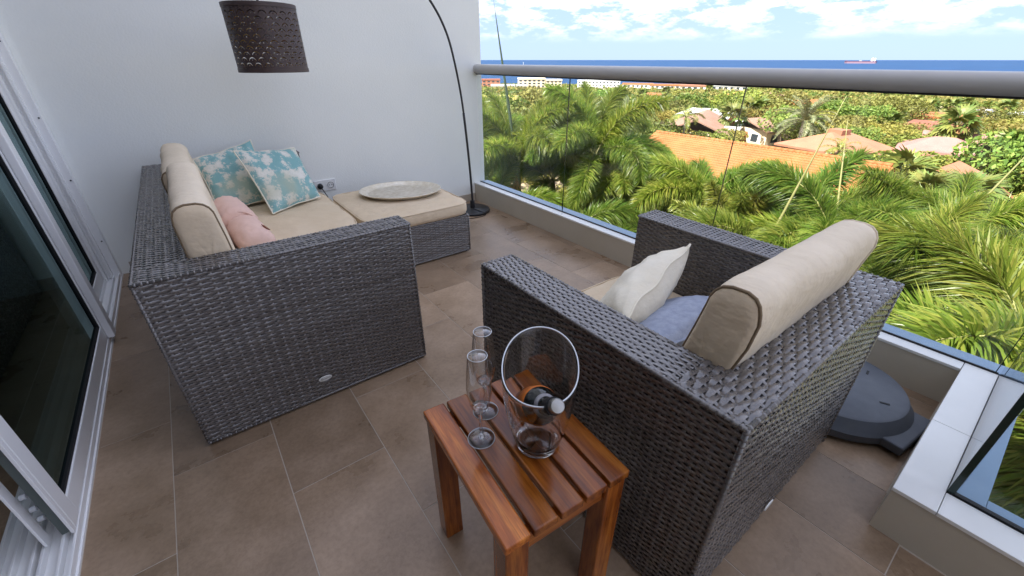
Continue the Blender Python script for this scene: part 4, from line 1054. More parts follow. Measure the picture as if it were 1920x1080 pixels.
palm('foxtail palm with a low crown left of the dark spear leaf', 35.2, 11.0, -2.9, FX, sched(12, 17), rot=15)
palm('foxtail palm with a low crown just right of the tall middle palm', 52.6, 12.6, -2.2, FX, sched(12, 18, (1, 1, 2, 2, 3, 3)), rot=88)
palm('foxtail palm in front of the tall middle palm, its fronds just over the kerb', 44.5, 9.6, -3.0, FX, sched(12, 19, (1, 1, 2, 2, 3, 3)), rot=42)
palm('foxtail palm under the long thin spear, in front of the orange roof', 73.0, 10.2, -2.25, FX, sched(12, 19, (1, 2, 2, 3, 3)), rot=64)
palm('foxtail palm whose fronds cover the lower edge of the orange roof at its left', 65.6, 11.8, -2.3, FX, sched(12, 15, (1, 2, 2, 3, 3)), rot=12)
FAN = []
for sd_ in range(3):
    rg = np.random.default_rng(90 + sd_); nb = 15; ang_ = np.linspace(-1.9, 1.9, nb)
    pet = 1.0; base = np.tile([pet * .9, 0, .0], (nb, 1)); dr = np.stack([np.cos(ang_), np.sin(ang_), -.12 - .25 * np.abs(ang_) / 1.9 + rg.normal(0, .08, nb)], 1)
    v, t = blades(base, dr / np.linalg.norm(dr, axis=1, keepdims=True), np.tile([0, 0, 1.0], (nb, 1)), .95 * rg.uniform(.85, 1.1, nb), np.full(nb, .22), .35 * rg.uniform(.5, 1.5, nb))
    mb = MB().tube([(0, 0, 0), (.5, 0, .08), (.95, 0, 0)], .025, 4)
    me = npmesh('leaf', np.concatenate([v, np.array(mb.v)]), t, M_fan)
    me2 = bpy.data.meshes.new('leaf'); me2.from_pydata(np.concatenate([v, np.array(mb.v)]).tolist(), [], t.tolist() + [tuple(i + len(v) for i in f_) for f_ in mb.f]); me2.materials.append(M_fan); bpy.data.meshes.remove(me); FAN.append(me2)
SKIRT = npmesh('dry_skirt', *(lambda rg: blades(np.stack([rg.normal(0, .12, 90), rg.normal(0, .12, 90), rg.uniform(-.2, .1, 90)], 1), (lambda a: np.stack([np.cos(a) * .5, np.sin(a) * .5, np.full(90, -.85)], 1))(rg.uniform(0, 6.28, 90)), np.tile([0.3, .2, 1.0], (90, 1)), rg.uniform(.7, 1.3, 90), np.full(90, .2), np.full(90, .3)))(np.random.default_rng(5)), M_dry)
def fan_palm(label, az, d, top_el, group='fan palms among the houses', h=None, sc_=1.0, rs=None, lean=0.0):
    x_, y_ = pol(az, d); gz = tz(x_, y_); cz = EYE + d * math.tan(R(top_el)); h = max(2.0, cz - gz)
    root = thing('fan_palm', label, 'palm tree', (x_, y_, gz), rs.uniform(0, 6.28), group)
    mb, top = trunk_mesh(h, .20 * sc_, .13 * sc_, az, lean=lean); mb.build('trunk', M_ptrunk, root, smooth=True)
    s_ = link('dry_skirt', SKIRT, root); s_.location = top; s_.scale = (sc_,) * 3
    for i in range(20):
        f_ = link('leaf', FAN[i % 3], root); f_.location = top; f_.scale = (sc_ * rs.uniform(.85, 1.15),) * 3
        f_.rotation_euler = (rs.uniform(-.3, .3), R(-75 + 105 * (i / 20) + rs.uniform(-10, 10)), R(i * 137.5))
rs = random.Random(4)
fan_palm('leaning fan palm with a bare trunk rising in front of the pink roofs', 82.6, 62, -5.3, None, sc_=1.25, rs=rs, lean=.10)
fan_palm('fan palm with orange dead fronds at the right edge over the pink roof', 86.0, 50, -7.0, None, sc_=1.15, rs=rs)
fan_palm('short bright fan palm below the pink roofs behind the spiky tuft', 80.0, 36, -10.2, None, sc_=1.1, rs=rs)
fan_palm('short fan palm with orange heart left of the slanting spear', 82.0, 28, -11.6, None, sc_=.8, rs=rs)
fan_palm('short fan palm with orange heart under the slanting spear', 85.0, 30, -11.0, None, sc_=.9, rs=rs)
fan_palm('fan palm with dead skirt in front of the white flat roofs', 63.3, 62, -5.7, None, sc_=1.1, rs=rs)
fan_palm('fan palm with golden skirt right of the glass joint', 65.3, 75, -4.9, None, sc_=1.3, rs=rs)
for az, d, el in ((52.8, 150, -3.6), (55.5, 190, -3.3), (60.2, 260, -2.8), (64.3, 180, -3.3), (67.0, 210, -3.0), (72.9, 230, -3.0), (74.4, 110, -5.0), (76.4, 240, -3.0), (77.3, 90, -5.6), (78.6, 190, -3.4), (79.8, 140, -4.0), (81.2, 150, -3.7), (82.0, 165, -3.5), (84.6, 150, -3.6), (86.4, 175, -3.3), (58.0, 120, -4.4)):
    fan_palm('tall slim fan palm rising out of the distant scrub', az, d, el, 'fan palms in the distant scrub', sc_=1.3, rs=rs)
DP = [frond_mesh('frond', 3.0, th, dr, 40, 2, .45, .05, False, .12, .03, 110 + i, M_date, .15, .6) for i, (th, dr) in enumerate(((70, 60), (40, 75), (10, 70), (-20, 50)))]
CP = [frond_mesh('frond', 2.4, th, dr, 34, 2, .55, .06, False, .12, .03, 120 + i, M_frondY, .5, .5) for i, (th, dr) in enumerate(((65, 90), (35, 95), (5, 70)))]
palm('round headed grey green date palm behind the orange roof', 70.4, 58, EYE - 58 * math.tan(R(5.7)), DP, sched(38, 21, (0, 0, 1, 1, 2, 2, 3)), 'date_palm', tr=(.32, .28), shaft=False, sc_=1.15)
palm('silvery date palm standing clear in the far scrub', 79.0, 105, EYE - 105 * math.tan(R(5.0)), DP, sched(34, 22, (0, 0, 1, 1, 2, 2, 3)), 'date_palm', tr=(.32, .28), shaft=False, sc_=1.15)
palm('yellow coconut palm leaning before the brown roofed house', 58.3, 52, EYE - 52 * math.tan(R(6.0)), CP, sched(14, 23, (0, 1, 1, 2)), 'coconut_palm', tr=(.14, .1), shaft=False, sc_=.9)
palm('yellow coconut palm at the veranda of the salmon roofed house', 74.2, 47, EYE - 47 * math.tan(R(8.4)), CP, sched(13, 24, (0, 1, 1, 2)), 'coconut_palm', tr=(.14, .1), shaft=False, sc_=.72)
# ---------------------------------------------------------------- cactus
x_, y_ = pol(50.8, 36); cac = thing('column_cactus', 'tall ribbed column cactus with three stems above the palm crown', 'cactus', (x_, y_, tz(x_, y_)))
for k, (az, el) in enumerate(((50.1, -2.7), (51.1, -3.7), (52.1, -4.0))):
    px_, py_ = pol(az, 36); h = EYE + 36 * math.tan(R(el)) - tz(x_, y_); nn_ = 40; P = []
    for i in range(nn_):
        a = 2 * PI * i / nn_; rb = .24 * (1 + .16 * cos(a * 8)); P.append([((px_ - x_) * min(1, .3 + j / 3) + rb * cos(a) * q, (py_ - y_) * min(1, .3 + j / 3) + rb * sin(a) * q, h * zz_) for j, (zz_, q) in enumerate(((0, .8), (.1, 1), (.3, 1.05), (.5, .95), (.7, 1.02), (.9, .95), (.97, .75), (1, .05)))])
    MB().grid(P, closed_u=True).build('stem', M_cactus, cac, smooth=True)
# ---------------------------------------------------------------- scrub trees
def leafcloud(cen, size, rg):
    n = len(cen); d = rg.normal(0, 1, (n, 3)) + np.array([-.35, 0, .95]); d /= np.linalg.norm(d, axis=1, keepdims=True); u = np.cross(d, rg.normal(0, 1, (n, 3))); u /= np.linalg.norm(u, axis=1, keepdims=True); w = np.cross(d, u)
    s_ = (size * rg.uniform(.6, 1.3, n))[:, None]
    v = np.stack([cen - u * s_, cen - w * s_ * .6, cen + u * s_, cen + w * s_ * .6], 1).reshape(-1, 3)
    b = np.arange(n)[:, None] * 4
    return v, b + np.array([[0, 1, 2, 3]])
def crown_mesh(name, Rr, Hh, lumps, n, size, m_, seed, z0=1.6):
    rg = np.random.default_rng(seed); c = []
    for k in range(lumps):
        a = rg.uniform(0, 6.28); r_ = Rr * math.sqrt(rg.uniform(0, 1)) * .75; lr = Rr * rg.uniform(.28, .5)
        cz = z0 + (Hh - z0) * (.45 + .3 * rg.uniform() - .25 * (r_ / Rr) ** 2); m_n = n // lumps
        q = rg.normal(0, 1, (m_n, 3)); q /= np.linalg.norm(q, axis=1, keepdims=True); q *= (lr * rg.uniform(.70, 1.04, m_n) ** .5)[:, None]
        q[:, 2] *= .62; c.append(q + np.array([r_ * cos(a), r_ * sin(a), cz]))
    v, t = leafcloud(np.concatenate(c), size, rg); v[:, 2] = np.maximum(v[:, 2], .25)
    return npmesh(name, v, t, m_)
KIND = []
for k, (Rr, Hh, lu, n, size, mi, lab) in enumerate(((4.2, 5.0, 11, 2850, 0.178, 0, 'broad olive scrub tree in the wood between balcony and sea'), (3.2, 4.6, 8, 2280, 0.163, 1, 'rounded green scrub tree in the wood between balcony and sea'), (3.6, 4.2, 10, 2280, 0.163, 2, 'pale yellow green scrub tree in the wood between balcony and sea'),
                                                  (5.0, 5.4, 14, 3420, 0.185, 0, 'wide flat topped olive tree in the wood between balcony and sea'), (4.4, 5.2, 12, 2850, 0.178, 1, 'wide dense green tree in the wood between balcony and sea'), (2.2, 3.2, 6, 1520, 0.133, 2, 'small yellow green bush tree in the wood between balcony and sea'))):
    tm_ = MB()
    for q in range(4):
        a = q * 1.7 + k; tm_.tube([(0, 0, 0), (.12 * cos(a), .12 * sin(a), Hh * .25), (Rr * .4 * cos(a), Rr * .4 * sin(a), Hh * .6)], [.16, .12, .05], 6)
    KIND.append((crown_mesh('crown', Rr, Hh, lu, n, size, M_tree[mi], 200 + k), tm_.mesh('trunk', M_bark, True), Rr, lab))
EXCL = [(33.7, 20, 9), (33.7, 13, 9), (33.7, 7, 9), (28, 8, 6), (28, 16, 6), (28, 22, 6)]
def excl(az, d, r_): x_, y_ = pol(az, d); EXCL.append((x_, y_, r_))
for a in ((60.2, 66, 8), (61.5, 60, 6), (73.6, 52, 5), (73.6, 46, 3), (77.5, 52, 4.5), (78.5, 60, 4), (81.8, 57, 4.5), (84.0, 63, 5), (81.8, 50, 2.5), (84.5, 54, 2.5), (84.4, 43, 2), (80.9, 82, 6), (81.2, 73, 3), (83.4, 84, 3), (81, 104, 6), (80.9, 94, 3), (88, 56, 4), (69.6, 168, 9), (69.6, 150, 7), (63.6, 218, 8), (63.6, 200, 6), (70.4, 58, 3), (79, 105, 4), (82.5, 58, 3), (74.2, 47, 3)): excl(*a)
for a in range(82, 93, 2):
    for d in range(150, 265, 14): excl(a, d, 7 + .02 * d)
for a in (29, 31, 33, 35, 36.5):
    for d in range(105, 262, 14): excl(a, d, 8)
for a in range(30, 66, 2): excl(a, 440, 30); excl(a, 480, 25); excl(a, 400, 18)
placed = []
def free(x_, y_, r_):
    for ex, ey, er in EXCL:
        if (x_ - ex) ** 2 + (y_ - ey) ** 2 < (er + r_ * .5) ** 2: return False
    return True
rs = random.Random(31); cand = []; tries = 0
while len(cand) < 1750 and tries < 60000:
    tries += 1
    az = rs.uniform(30, 98); d = math.sqrt(rs.uniform(34 ** 2, 640 ** 2))
    if d > 330 and rs.random() < .35: continue
    x_, y_ = pol(az, d); k = rs.choice((0, 0, 1, 2, 3, 3, 4, 4, 5)); r_ = KIND[k][2]
    if not free(x_, y_, r_): continue
    gap_ = .62 if d < 170 else .8
    ok = True
    for (px_, py_, pr) in placed:
        if (px_ - x_) ** 2 + (py_ - y_) ** 2 < ((r_ + pr) * gap_) ** 2: ok = False; break
    if ok: placed.append((x_, y_, r_)); cand.append((d, x_, y_, k, rs.uniform(.8, 1.25), rs.uniform(0, 6.28)))
# dense filling nearer in, where single trees can be told apart
tries = 0
while tries < 9000:
    tries += 1
    az = rs.uniform(30, 98); d = math.sqrt(rs.uniform(30 ** 2, 190 ** 2)); x_, y_ = pol(az, d); k = rs.choice((0, 1, 2, 3, 4, 5, 5)); r_ = KIND[k][2]
    if not free(x_, y_, r_): continue
    if all((px_ - x_) ** 2 + (py_ - y_) ** 2 >= ((r_ + pr) * .55) ** 2 for px_, py_, pr in placed):
        placed.append((x_, y_, r_)); cand.append((d, x_, y_, k, rs.uniform(.75, 1.15), rs.uniform(0, 6.28)))
for az, d, k, s_ in ((71.6, 44, 1, .75), (72.4, 41, 5, .9), (75.6, 44, 4, .62), (77.2, 46, 1, .8), (78.8, 44, 5, 1.1), (79.6, 49, 1, .8), (80.6, 46, 5, .9), (81.9, 46, 2, .6), (83.1, 49, 5, 1.0), (85.6, 46, 1, .7), (86.8, 49, 5, 1.0), (88.6, 46, 1, .7), (90, 50, 4, .7),
                     (82.6, 53, 5, .75), (80.3, 60, 4, .8), (79.2, 66, 3, .7), (85.4, 66, 4, .8), (87.2, 68, 3, .8), (75.4, 60, 4, .8), (71.9, 60, 3, .7), (58.6, 56, 5, 1.0), (61.3, 54, 1, .7), (63.2, 57, 5, 1.0), (59.6, 52, 5, .8), (80.0, 76, 3, .7), (82.2, 77, 4, .6)):
    x_, y_ = pol(az, d); cand.append((d, x_, y_, k, s_, az))
cand.sort()
for d, x_, y_, k, s_, rz in cand[:295]:
    cm_, tm_, r_, lab = KIND[k]
    root = thing('scrub_tree', lab, 'tree', (x_, y_, tz(x_, y_) - .1), rz, lab.replace(' in the wood between balcony and sea', '') + 's of the wood')
    root.scale = (s_, s_, s_ * rs.uniform(.85, 1.1))
    link('trunk', tm_, root); link('crown', cm_, root)
# the far wood: one mass
rg = np.random.default_rng(77)
for mi in range(3):
    cs = []
    for (d, x_, y_, k, s_, rz) in cand[295:]:
        if (k % 3) != mi: continue
        r_ = KIND[k][2] * s_ * (1.0 + .15 * (d > 300)); n = int(np.clip(26000 / d, 50, 160)); q = rg.normal(0, 1, (n, 3)); q /= np.linalg.norm(q, axis=1, keepdims=True)
        q = q * np.array([r_, r_, r_ * .55]) * rg.uniform(.82, 1.03, (n, 1)) * (1 + .25 * np.sin(q[:, :1] * 5 + k) * np.cos(q[:, 1:2] * 4 + d)); q[:, 2] = np.abs(q[:, 2]) + .3
        cs.append((q + np.array([x_, y_, tz(x_, y_)]), np.full(n, .32 + d * .0017)))
    cen = np.concatenate([c[0] for c in cs]); sz_ = np.concatenate([c[1] for c in cs])
    v, t = leafcloud(cen, sz_, rg)
    tag(link('distant_wood', npmesh('distant_wood', v, t, M_tree[mi])), kind='stuff')
# garden shrubs under the palms
shr_lab = ['leafy green garden shrub on the pale sandy ground under the palms', 'yellowish garden shrub on the pale sandy ground under the palms']
SHR = [crown_mesh('foliage', 1.3, 1.8, 6, 900, .11, M_tree[1], 301, .4), crown_mesh('foliage', 1.2, 1.6, 6, 800, .10, M_tree[2], 302, .4)]
STM = MB().tube([(0, 0, 0), (.1, .05, .5), (.3, .1, 1.0)], [.04, .03, .015], 6).tube([(0, 0, 0), (-.1, .1, .5), (-.3, -.1, .9)], [.04, .03, .015], 6).mesh('stem', M_bark)
n_sh = 0
for i in range(400):
    az = rs.uniform(30, 112); d = math.sqrt(rs.uniform(5.5 ** 2, 33 ** 2)); x_, y_ = pol(az, d)
    if x_ > 24.5 and y_ > 2: continue
    if (58.5 < az < 67 and 23 < d < 31) or (80 < az < 100 and 13 < d < 24 and rs.random() < .8) or x_ < 3.6: continue
    k = i % 2; root = thing('garden_shrub', shr_lab[k], 'shrub', (x_, y_, tz(x_, y_)), rs.uniform(0, 6.28), ('green' if k == 0 else 'yellowish') + ' garden shrubs under the palms')
    root.scale = (rs.uniform(.7, 1.4),) * 3; link('stem', STM, root); link('foliage', SHR[k], root); n_sh += 1
    if n_sh >= 130: break
for i, (az, d, s_) in enumerate(((61.2, 27.5, .9), (62.6, 28.6, 1.2), (60.2, 29.0, .7), (88, 18, .5), (85.5, 20, .4))):
    x_, y_ = pol(az, d); rk = random.Random(i); q = MB(); P = []
    for a in range(14): P.append([(s_ * (1.2 + .3 * fbm((a * .7, j, i))) * cos(a * 2 * PI / 14) * sin(PI * j / 7), s_ * (1 + .3 * fbm((a * .7, j, i + 9.))) * sin(a * 2 * PI / 14) * sin(PI * j / 7), s_ * .45 * cos(PI * j / 7) + s_ * .1) for j in range(8)])
    o = q.grid(P, closed_u=True).build('boulder', M_sandrock, auto=30); o.location = (x_, y_, tz(x_, y_))
    tag(o, ('pale boulder on the sandy ground left of the yellow palm tuft', 'largest pale boulder on the sandy ground beside the yellow palm tuft', 'small pale boulder at the foot of the arched plume', 'stone on the sand under the nearest palm frond', 'small stone on the sand behind the nearest palm frond')[i], 'rock')

# ---------------------------------------------------------------- houses
def gable_mesh(mb, x0, y0, x1, y1, ze, zr, axis='y', th=.15, over=.5):
    """gable roof slabs; ridge along axis"""
    if axis == 'y':
        xm = (x0 + x1) / 2; a, b = y0 - over, y1 + over
        for xe in (x0 - over, x1 + over):
            zz_ = ze - (zr - ze) * over / (abs(xm - x0)); mb.add([(xe, a, zz_), (xe, b, zz_), (xm, b, zr), (xm, a, zr), (xe, a, zz_ - th), (xe, b, zz_ - th), (xm, b, zr - th), (xm, a, zr - th)], [(0, 1, 2, 3), (7, 6, 5, 4), (0, 4, 5, 1), (3, 2, 6, 7), (0, 3, 7, 4), (1, 5, 6, 2)])
    else:
        ym = (y0 + y1) / 2; a, b = x0 - over, x1 + over
        for ye in (y0 - over, y1 + over):
            zz_ = ze - (zr - ze) * over / (abs(ym - y0)); mb.add([(a, ye, zz_), (b, ye, zz_), (b, ym, zr), (a, ym, zr), (a, ye, zz_ - th), (b, ye, zz_ - th), (b, ym, zr - th), (a, ym, zr - th)], [(0, 1, 2, 3), (7, 6, 5, 4), (0, 4, 5, 1), (3, 2, 6, 7), (0, 3, 7, 4), (1, 5, 6, 2)])
    return mb
def hip_mesh(mb, x0, y0, x1, y1, ze, zr, inset, over=.5, th=.18):
    x0 -= over; y0 -= over; x1 += over; y1 += over
    if x1 - x0 > y1 - y0: r0, r1 = (x0 + inset, (y0 + y1) / 2, zr), (x1 - inset, (y0 + y1) / 2, zr)
    else: r0, r1 = ((x0 + x1) / 2, y0 + inset, zr), ((x0 + x1) / 2, y1 - inset, zr)
    v = [(x0, y0, ze), (x1, y0, ze), (x1, y1, ze), (x0, y1, ze), r0, r1] + [(x0, y0, ze - th), (x1, y0, ze - th), (x1, y1, ze - th), (x0, y1, ze - th)]
    if x1 - x0 > y1 - y0: f = [(0, 1, 5, 4), (1, 2, 5), (2, 3, 4, 5), (3, 0, 4)]
    else: f = [(0, 1, 4), (1, 2, 5, 4), (2, 3, 5), (3, 0, 4, 5)]
    return mb.add(v, f + [(0, 6, 7, 1), (1, 7, 8, 2), (2, 8, 9, 3), (3, 9, 6, 0), (9, 8, 7, 6)])
def windows(par, rects, m_=None):
    for (x0, y0, x1, y1, z0, z1) in rects:
        f_ = MB().box(min(x0, x1) - .05, min(y0, y1) - .05, z0 - .08, max(x0, x1) + .05, max(y0, y1) + .05, z1 + .08).build('window', M_hwhite, par)
        MB().box(min(x0, x1) - .08, min(y0, y1) + (0.05 if y1 != y0 else -.08), z0, max(x0, x1) + .08, max(y0, y1) - (.05 if y1 != y0 else -.08), z1).build('pane', M_win, f_)
# the long orange tiled roof
ob = thing('tiled_house', 'long house with an orange pantile roof behind the near palms', 'house', (0, 0, 0))
RX, RZ_, EX, EZ, RY0, RY1 = 33.7, -4.45, 28.3, -6.95, 6.6, 23.5
MB().box(EX + .5, RY0 + .6, -9, 2 * RX - EX - .5, RY1 - .6, EZ - .05).build('wall', M_hwall, ob)
gm = MB(); sl = Vector((RX - EX, 0, RZ_ - EZ)); sL = sl.length; su = sl / sL; nrm = Vector((-su.z, 0, su.x))
nrow = 22; ncol = int((RY1 - RY0) / .23); vv = []; ff = []
vt = []; tt = []
for r_ in range(nrow):
    b = len(vt); m_ = ncol * 4
    for (s0, lift) in ((r_ / nrow, .085), ((r_ + 1.06) / nrow, .03)):
        for j in range(m_ + 1):
            y_ = RY0 + (RY1 - RY0) * j / m_; w_ = .055 * (abs(sin(PI * j / 4)) if True else 0) + .006 * sin(j * 12.9 + r_ * 4.1)
            p = Vector((EX, 0, EZ)) + su * sL * min(s0, 1.02) + nrm * (lift + w_); vt.append((p.x, y_, p.z))
    for j in range(m_): tt.append((b + j, b + j + 1, b + m_ + 2 + j, b + m_ + 1 + j))
    b2 = len(vt)                                        # butt end of the course
    for j in range(m_ + 1): x3, y3, z3 = vt[b + j]; vt.append((x3 + nrm.x * -.07, y3, z3 - .07))
    for j in range(m_): tt.append((b2 + j, b2 + j + 1, b + j + 1, b + j))
tl = tag(link('roof_tiles', npmesh('roof_tiles', vt, [list(reversed(q)) for q in tt], M_rtile), ob), kind='stuff')
gable_mesh(MB(), EX + .1, RY0, 2 * RX - EX - .1, RY1, EZ + .05, RZ_, 'y', .14, .1).build('roof', M_rtile, ob)
rg_ = MB()
for i in range(int((RY1 - RY0) / .42)):
    y_ = RY0 + i * .42; rg_.tube([(RX, y_, RZ_ + .06), (RX, y_ + .44, RZ_ + .085)], [.15, .125], 10)
rg_.build('ridge_tiles', M_rtile, ob, smooth=True)

def house(name, label, az, d, w, dp, hw, kind, rz, m_w, m_r, zr=1.6, wins=3, parts=None, base=None, over=.6):
    x_, y_ = pol(az, d); gz = tz(x_, y_) if base is None else base
    h_ = thing(name, label, 'house', (x_, y_, gz - .05), R(rz))
    MB().box(-w / 2, -dp / 2, 0, w / 2, dp / 2, hw).build('wall', m_w, h_)
    if kind == 'hip': hip_mesh(MB(), -w / 2, -dp / 2, w / 2, dp / 2, hw + .19, hw + zr, min(w, dp) * .5, over).build('roof', m_r, h_)
    elif kind == 'gable': gable_mesh(MB(), -w / 2, -dp / 2, w / 2, dp / 2, hw + .1, hw + zr, 'x' if w > dp else 'y', .15, over).build('roof', m_r, h_)
    else: MB().box(-w / 2 - .25, -dp / 2 - .25, hw + .002, w / 2 + .25, dp / 2 + .25, hw + .3).build('roof', m_r, h_)
    for i in range(wins):
        xx = -w / 2 + w * (i + .5) / wins; windows(h_, [(xx - .5, -dp / 2, xx + .5, -dp / 2, hw * .35, hw * .75)])
    for i in range(2):
        yy = -dp / 2 + dp * (i + .5) / 2; f_ = MB().box(-w / 2 - .06, yy - .6, hw * .3, -w / 2 + .06, yy + .6, hw * .78).build('window', M_hwhite, h_); MB().box(-w / 2 - .09, yy - .52, hw * .34, -w / 2 + .09, yy + .52, hw * .74).build('pane', M_win, f_)
    MB().box(-w / 2 - .05, -.5 + dp * .0, 0, -w / 2 + .07, .45, min(2.1, hw * .8)).build('door', M_hred, h_)
    return h_
h = house('house', 'low brown roofed house beyond the end of the orange roof', 60.0, 62, 12, 7, 2.6, 'gable', 25, M_hcream, M_rbrown, 1.5)
house('house', 'white flat roofed house behind the low brown roof', 60.8, 74, 11, 7, 3.4, 'flat', 20, M_hwhite, M_rwhite)
house('house', 'small white flat roofed annex right of the brown roof', 62.4, 64, 8, 4, 2.7, 'flat', 25, M_hcream, M_rwhite)
h = house('house', 'salmon hip roofed house with a roof box and red veranda', 73.6, 52, 5.6, 5.2, 2.6, 'hip', -12, M_hwall, M_rsalmon, 1.5, over=.9)
MB().box(-.7, -.7, 3.6, .7, .7, 4.3).build('roof_box', M_rsalmon, h)
MB().box(.5, -5.6, .0, 4.0, -3.65, .9).build('veranda_wall', M_hred, h)
for k in range(4): MB().tube([(.7 + k * 1.05, -5.5, .9), (.7 + k * 1.05, -4.6, 2.5)], .08, 6).build('post', M_hwhite, h)
MB().box(.2, -5.9, 2.52, 4.4, -3.55, 2.64).build('veranda_roof', M_rsalmon, h)
h = house('house', 'pink hip roofed house in front of the leaning fan palm', 81.8, 57, 5, 5, 2.5, 'hip', 10, M_hwall, M_rpink, 1.3, over=.7)
MB().box(-3.6, -1.2, 2.0, -2.6, 1.2, 2.9).build('roof_box', M_rpink, h)
house('house', 'long pink gable roofed house right of the leaning fan palm', 84.0, 63, 5, 7.5, 2.5, 'gable', 12, M_hwall, M_rpink, 1.3, over=.6)
house('house', 'salmon roofed house at the right edge of the view', 88.0, 56, 5.5, 5.5, 2.6, 'hip', 0, M_hwall, M_rsalmon, 1.8)
house('house', 'low salmon roofed house half hidden behind fan palm leaves', 84.4, 45, 3.6, 3, 2.2, 'gable', 25, M_hwall, M_rsalmon, 1.1)
house('house', 'red walled house with a flat top behind the pink roofs', 80.9, 82, 10, 6, 3.0, 'flat', 5, M_hred, M_rred)
house('house', 'small brown roofed house behind the yellow coconut palm', 67.2, 72, 9, 7, 2.4, 'gable', -15, M_hcream, M_rbrown, 1.2)
house('house', 'house under a cream coloured rocky roof terrace', 81.0, 104, 10, 8, 3.4, 'flat', 15, M_hcream, M_rtile)
house('house', 'long yellow orange roofed house in the far wood', 69.6, 170, 11, 6, 2.0, 'gable', -19, M_hcream, M_rtile, 1.3, 4)
house('house', 'orange pyramid roofed house in the far wood', 63.6, 220, 9, 9, 2.6, 'hip', 10, M_hwhite, M_rtile, 2.2, 3)
house('house', 'flat cream house left of the orange pyramid roof', 54.2, 190, 11, 6, 3.0, 'flat', 30, M_hcream, M_rtile, 0, 5)
house('house', 'cream roofed house far off beyond the golden skirt palm', 66.4, 240, 12, 8, 2.6, 'gable', 0, M_hcream, M_rpink, 1.5, 4)
# ---------------------------------------------------------------- big buildings by the shore
def block(label, az, d, w, dp, h_, rz, m_w, m_r, floors, cols, base=None, cap=True):
    x_, y_ = pol(az, d); gz = tz(x_, y_)
    b_ = thing('apartment_block', label, 'building', (x_, y_, gz - .1), R(rz))
    MB().box(-w / 2, -dp / 2, 0, w / 2, dp / 2, h_).build('wall', m_w, b_)
    if cap: MB().box(-w / 2 - .4, -dp / 2 - .4, h_ + .003, w / 2 + .4, dp / 2 + .4, h_ + .9).build('roof', m_r, b_)
    wm = MB().box(-w / cols * .26, -.12, -h_ / floors * .24, w / cols * .26, .12, h_ / floors * .24).mesh('window', M_win)
    for i in range(cols):
        for j in range(floors):
            o = link('window', wm, b_); o.location = (-w / 2 + w * (i + .5) / cols, -dp / 2, h_ * (j + .55) / floors)
    return b_
block('beige ribbed apartment tower at the shore behind the tall palm', 39.4, 420, 24, 16, 8.6, -36, M_hcream, M_hcream, 4, 6)
block('beige ribbed apartment wing joined right of the shore tower', 42.1, 420, 14, 14, 7.6, -38, M_hcream, M_hcream, 4, 4)
block('low brown red building with a red top at the far left shore', 34.4, 470, 18, 14, 8, -34, M_rsalmon, M_rred, 3, 4)
block('long white apartment block with dark windows at the shore', 47.6, 480, 42, 12, 7.2, -48, M_hwhite, M_rwhite, 3, 12)
block('white seafront building with an orange roof right of the long white block', 52.2, 430, 26, 12, 5, -52, M_hwhite, M_rtile, 2, 7)
block('second white seafront building with an orange roof', 55.6, 415, 28, 12, 4.6, -55, M_hwhite, M_rtile, 2, 7)
block('white seafront building with a red roof above the wood', 59.0, 390, 26, 12, 4.6, -58, M_hwhite, M_rsalmon, 2, 6)
block('white seafront building half hidden by trees', 62.2, 380, 24, 12, 5.2, -62, M_hwhite, M_rwhite, 2, 6)
block('low white warehouse roof along the left shore', 36.6, 400, 30, 16, 3.4, -36, M_hwhite, M_rwhite, 1, 6)
# ---------------------------------------------------------------- cars
def car_parts(m_):
    body = MB(); prof = [(-2.15, .35), (-2.2, .75), (-1.6, .85), (-1.1, 1.38), (.5, 1.42), (1.15, .92), (2.05, .80), (2.2, .55), (2.15, .32)]
    n = len(prof); v = [(a, -.85 * (.82 if b > 1 else 1), b) for a, b in prof] + [(a, .85 * (.82 if b > 1 else 1), b) for a, b in prof]
    body.add(v, [tuple(range(n)), tuple(range(2 * n - 1, n - 1, -1))] + [(i, n + i, n + (i + 1) % n, (i + 1) % n) for i in range(n)])
    gl = MB().add([(-1.56, -.80, .90), (-1.08, -.73, 1.33), (.48, -.73, 1.36), (1.08, -.80, .95), (-1.56, .80, .90), (-1.08, .73, 1.33), (.48, .73, 1.36), (1.08, .80, .95)], [(0, 1, 2, 3), (7, 6, 5, 4), (0, 4, 5, 1), (2, 6, 7, 3)])
    wh = MB().tube([(0, -.1, 0), (0, .1, 0)], .32, 12)
    return body.mesh('body', m_), gl.mesh('windows', M_win), wh.mesh('wheel', M_tyre)
CP_ = [car_parts(m_) for m_ in (M_carw, M_cars, M_carr)]
def car(az, d, k, rz, label, group):
    x_, y_ = pol(az, d); c_ = thing('parked_car', label, 'car', (x_, y_, tz(x_, y_) + .14), R(rz), group)
    link('body', CP_[k][0], c_); g_ = link('windows', CP_[k][1], c_); g_.scale = (1.01, 1.04, 1.005)
    for sx_ in (-1.35, 1.35):
        for sy_ in (-.78, .78): w_ = link('wheel', CP_[k][2], c_); w_.location = (sx_, sy_, .32)
rs = random.Random(9)
for i in range(34):
    k = rs.choice((0, 0, 0, 1, 1, 2)); cn = ('white', 'silver', 'dark')[k]
    car(83.0 + (i % 12) * .72 + rs.uniform(-.06, .06), 192 + (i // 12) * 14 + rs.uniform(-1, 1), k, 0 + rs.uniform(-4, 4), cn + ' car parked in the far lot at the right', cn + ' cars in the far parking lot')
car(83.4, 84, 0, 20, 'white car parked alone beyond the red walled house', None)
